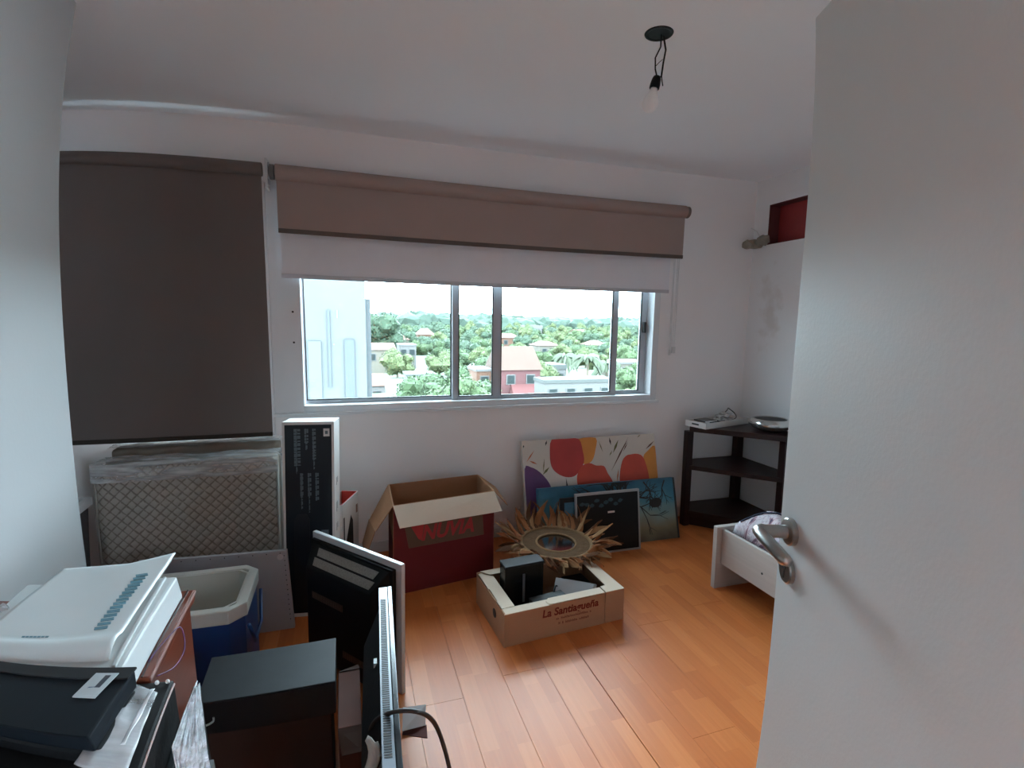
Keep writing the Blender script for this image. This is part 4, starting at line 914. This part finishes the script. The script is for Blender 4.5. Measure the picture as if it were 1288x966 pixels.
Z = lambda y, s: 1.51+s*y
rh = house('pink red house with a large brown gable roof seen through the third pane', .300, .388, Z(75,-.0506), Z(75,-.098), 75, pinkw, tileb, 8, 'gable', 2)
a = MB(); a.hexa([(1.4,-2.2,dz(Z(75,-.146))),(7.2,-2.2,dz(Z(75,-.146))),(7.2,-.1,dz(Z(75,-.146))),(1.4,-.1,dz(Z(75,-.146))),(1.4,-2.2,dz(Z(75,-.144))),(7.2,-2.2,dz(Z(75,-.144))),(7.0,-.05,dz(Z(75,-.128))),(1.7,-.05,dz(Z(75,-.128)))]); a.build('porch_roof', redr, rh)
house('long low building with a pale grey roof right of the pink red house', .398, .565, Z(66,-.122)+.1, Z(66,-.128), 66, whw, gyr, 4, 'flat', 4)
house('low white house behind the long grey roof', .397, .447, Z(92,-.088), Z(92,-.098), 92, whw, gyr, 7, 'flat', 2)
house('cream house with a chimney at the right edge of the window view', .560, .66, Z(95,-.083), Z(95,-.088), 95, creamw, whw, 8, 'flat', 2)
house('white house with an orange wall just left of the middle frame', .248, .282, Z(78,-.095), Z(78,-.10), 78, orw, whw, 6, 'flat', 1)
house('wide brown roofed house right beside the white block', .030, .086, Z(110,-.0436), Z(110,-.056), 110, creamw, tileb, 8, 'gable', 2)
house('pink roofed house above the brown roofed one', .066, .112, Z(145,-.024), Z(145,-.036), 145, creamw, tile, 9, 'hip', 2)
house('tall white house among trees left of the first frame', .094, .126, Z(120,-.045), Z(120,-.048), 120, whw, whw, 7, 'flat', 2)
house('small orange roofed house at the foot of the white block', .036, .066, Z(80,-.105), Z(80,-.125), 80, whw, tile, 6, 'gable', 1)
house('low flat white building below the big pale tree', .108, .165, Z(86,-.104), Z(86,-.108), 86, whw, gyr, 6, 'flat', 3)
house('distant orange roofed house on the slope in the left pane', .130, .162, Z(200,-.014), Z(200,-.026), 200, orw, tile, 10, 'hip', 2)
house('orange roofed house far behind the pink red house', .298, .345, Z(170,-.022), Z(170,-.031), 170, orw, tile, 10, 'hip', 2)
house('pink roofed house among palms in the third pane', .385, .430, Z(130,-.038), Z(130,-.047), 130, creamw, tile, 8, 'hip', 2)
house('white house right of the palms', .505, .545, Z(150,-.036), Z(150,-.046), 150, whw, tile, 8, 'hip', 2)
house('far white house near the tree line in the third pane', .355, .39, Z(260,-.004), Z(260,-.012), 260, whw, whw, 10, 'flat', 3)
house('far white house near the tree line left of the right sash', .47, .50, Z(240,-.012), Z(240,-.02), 240, whw, tile, 10, 'gable', 3)
# trees
bark = omat('grey bark', (.10,.08,.06))
leafc = [(.021,.035,.014),(.028,.043,.017),(.018,.031,.017),(.037,.047,.018)]
leafm = [mat('leaf green %d' % i, c, .8, var=.45, scale=1.6) for i, c in enumerate(leafc)]
def crown_mesh(seed, R, Hc, m, nb=9, nleaf=3200):
    rg = random.Random(seed); a = MB(); blobs = []
    for i in range(nb):
        an = rg.uniform(0, 2*pi); rr = R*rg.uniform(.1,.62); z = rg.uniform(-.45,.55)*Hc
        b = R*rg.uniform(.34,.52); blobs.append((rr*cos(an), rr*sin(an), z, b))
        a.ico((rr*cos(an), rr*sin(an), z), b*.9, 2, .5, (1,1,.8), seed+i)
    for i in range(nleaf):
        x, y, z, b = rg.choice(blobs); d = V3((rg.gauss(0,1), rg.gauss(0,1), rg.gauss(.2,1))).normalized()
        c = V3((x, y, z))+V3((d.x,d.y,d.z*.8))*b*rg.uniform(.85,1.15); s = R*rg.uniform(.02,.05)
        u_ = V3((rg.gauss(0,1), rg.gauss(0,1), rg.gauss(0,1))).normalized(); w = u_.cross(d).normalized()*s; u_ = u_*s
        a.poly([c-u_-w*.5, c+u_-w*.5, c+u_*.8+w*.6, c-u_*.8+w*.6])
    return a.build('crown', m, normals=False)
def make_tree(seed, R, Hc, trunk, m, label, group=None, name='tree', nleaf=3200):
    t = thing(name, label, 'tree', (0,0,GZ), 0, group)
    c = crown_mesh(seed, R, Hc, m, nleaf=nleaf); c.parent = t; c.location = (0,0,trunk+Hc*.75)
    MB().tube([(0,0,0),(.1,.05,trunk*.6),(0,0,trunk+Hc*.5)], [.22,.18,.1], 7).build('trunk', bark, t)
    return t
protos = [make_tree(11,3.6,3.2,2.2,leafm[0],'rounded mid green leafy tree between the distant houses','rounded mid green trees outside'), make_tree(12,3.2,3.8,2.0,leafm[1],'bright fresh green leafy tree between the distant houses','bright green trees outside'), make_tree(13,3.0,3.4,3.0,leafm[2],'dark bluish green leafy tree between the distant houses','dark green trees outside'), make_tree(14,2.6,2.4,1.6,leafm[3],'small yellowish green leafy tree between the distant houses','yellowish trees outside')]
big = [(55,.212,-3.2,'large pale green tree with an airy crown behind the left frame',1,1.35),(45,.262,-4.9,'pale green tree low behind the second pane',1,1.1),(62,.135,-5.2,'rounded bright green tree left of the first frame',0,1.05),
       (58,.075,-7.3,'green bush tree at the foot of the white block',0,.8),(132,.056,4.2,'tall dark tree rising above the others beside the white block',2,2.2),(60,.625,-6.7,'yellowish bush before the cream house at the right',3,.85),
       (110,.605,-1.8,'broad bright green tree filling the right pane',1,1.9),(45,.150,-6.4,'yellow green shrub below the large pale tree',3,.8)]
used = [False]*4
def put(i, x, y, top, s, label=None, group=None, rz=0):
    o = copy_tree(protos[i]) if used[i] else protos[i]; used[i] = True
    hgt = (protos[i].children[0].location.z + (3.2,3.8,3.4,2.4)[i]*.85)*s
    o.location = (x, y, top-hgt if top-hgt < GZ else GZ); 
    if top-hgt > GZ: o.scale = (s, s, (top-GZ)/hgt*s)
    else: o.scale = (s, s, s); o.location.z = top-hgt
    o.rotation_euler = (0,0,rz)
    if label: o['label'] = label; del o['group']
    return o
rt = random.Random(21)
keep = []
TOPS = [(60,-6.4),(72,-5.6),(90,-5.0),(112,-4.2),(140,-3.4),(178,-2.4),(225,-.8),(300,1.6)]
def topz(y):
    for (a, b), (c, d) in zip(TOPS, TOPS[1:]):
        if y <= c: return b+(d-b)*(y-a)/(c-a)
    return 1.6
FREE = [(o.location.x-.5, o.location.x+(o.children[0].data.vertices[1].co.x if 0 else max(v.co.x for v in o.children[0].data.vertices))+.5, o.location.y-.8, o.location.y+9) for o in COL.objects if o.name.startswith('house') and o.parent is None]
placed = [(a_*y, y, (3.6,3.2,3.0,2.6)[i]*s) for y, a_, top, lab, i, s in big]+[(.445*101,101,3),(.498*80,80,3),(.545*86,86,3),(.296*88,88,3)]
for _ in range(9000):
    if len(keep) >= 250: break
    y = 62+(rt.random()**.8)*235; a_ = rt.uniform(.035,.76); x = a_*y
    if y < 76 and .28 < a_ < .58: continue
    if y < 108 and a_ < .09: continue
    i = rt.randrange(3) if rt.random() > .12 else 3; s_ = rt.uniform(.85,1.25)*(1+y/600); R = (3.6,3.2,3.0,2.6)[i]*s_
    if any((x-px)**2+(y-py)**2 < (1.06*(R+pr))**2 for px, py, pr in placed): continue
    if any(fx0-R*1.15 < x < fx1+R*1.15 and fy0-R*1.15 < y < fy1+R*1.15 for fx0, fx1, fy0, fy1 in FREE): continue
    placed.append((x, y, R)); keep.append((i, x, y, topz(y)+rt.uniform(-1,1), s_, rt.uniform(0,6)))
HS = []
for o in COL.objects:
    if o.name.split('.')[0] == 'house' and o.parent is None:
        vv = o.children[0].data.vertices; HS.append((o['label'], (o.location.x+max(v.co.x for v in vv)/2)/o.location.y, o.location.y, max(v.co.x for v in vv)/2/o.location.y))
CLS = ['rounded mid green tree', 'bright fresh green tree', 'dark bluish green tree', 'small yellowish green tree']
made = []
for i, x, y, top, s, r in keep:
    o = put(i, x, y, top, s, rz=r); a_ = x/y
    lab, ha, hy, hw = min(HS, key=lambda h: abs(h[1]-a_)+abs(h[2]-y)/2500)
    w_1 = ' '.join(lab.split()[:4]).replace(' with','').replace(' a','')
    side = 'left of' if a_ < ha-hw else 'right of' if a_ > ha+hw else ('behind' if y > hy else 'before')
    far = 'near' if abs(y-hy) < 25 else ('further back, ' if y > hy else 'closer, ')
    pane = 'first' if a_ < .20 else 'second' if a_ < .29 else 'third' if a_ < .56 else 'rightmost'
    made.append((o, i, CLS[i], ('just ' if far == 'near' else far)+side+' the '+w_1, pane))
from collections import Counter
cnt = Counter((m[1], m[3]) for m in made)
for o, i, c, rel, pane in made:
    if cnt[(i, rel)] == 1: o['label'] = c+' '+rel; o['group'] = 'individual trees between the houses outside'
    else: o['label'] = c+' in the wooded belt seen through the '+pane+' pane'; o['group'] = c+'s seen through the '+pane+' pane'
for y, a_, top, lab, i, s in big: put(i, a_*y, y, top, s, lab, rz=rt.uniform(0,6))
# palms
def palm(x, y, top, label):
    t = thing('palm_tree', label, 'palm tree', (x, y, GZ)); h = top-GZ-1.2
    MB().tube([(0,0,0),(.15,0,h*.5),(0,0,h)], [.28,.2,.22], 8).build('trunk', bark, t)
    a = MB(); rg = random.Random(int(x*10))
    for i in range(22):
        an = i*2.4; l = rg.uniform(2.6,3.4); el = rg.uniform(-.1,1.1)
        for seg in range(7):
            u0 = seg/7; u1 = (seg+1)/7
            def pt(u): return V3((cos(an)*l*u*cos(el*(1-u)*.8), sin(an)*l*u*cos(el*(1-u)*.8), h+sin(el)*l*u*1.1-l*.95*u*u))
            p, q = pt(u0), pt(u1); sd = V3((-sin(an),cos(an),0))
            for sg in (-1,1):
                a.poly([p, q, q+sd*sg*.45*(1-u1*.6)+V3((0,0,-.55)), p+sd*sg*.45*(1-u0*.6)+V3((0,0,-.55))])
    a.build('fronds', mat('palm fronds', (.036,.045,.027), .7, var=.3, scale=1), t, normals=False)
palm(.445*101, 101, Z(101,-.056), 'palm with drooping fronds left of its neighbours behind the grey roof')
palm(.498*80, 80, Z(80,-.058), 'tallest palm with drooping fronds behind the long grey roof')
palm(.545*86, 86, Z(86,-.072), 'palm with drooping fronds at the right end of the grey roof')
palm(.296*88, 88, Z(88,-.062), 'palm standing over the left side of the pink red house')
# far tree line
a = MB(); rg = random.Random(5)
for row, (y, top) in enumerate(((320,3.2),(360,4.4),(410,5.2),(480,6.5))):
    nn = 70
    for k in range(nn):
        aa = -.15+1.15*(k+rg.random())/nn; R = rg.uniform(5,9)*(y/320)
        a.ico((aa*y, y+rg.uniform(-8,8), top-R*.6+rg.uniform(-1.5,1.2)+(.8 if .1 < aa < .3 else 0)), R, 2, .6, (1.1,.8,.75), k+row*100)
a.box(-120, 700, 500, 505, GZ, 3)
tl = a.build('far_woodland', mat('hazy far leaves', (.019,.029,.021), .9, var=.35, scale=.25)); tag(tl, 'continuous distant belt of dark green woodland on the horizon', 'woodland', kind='stuff')  # distance haze is mixed into the leaf colour
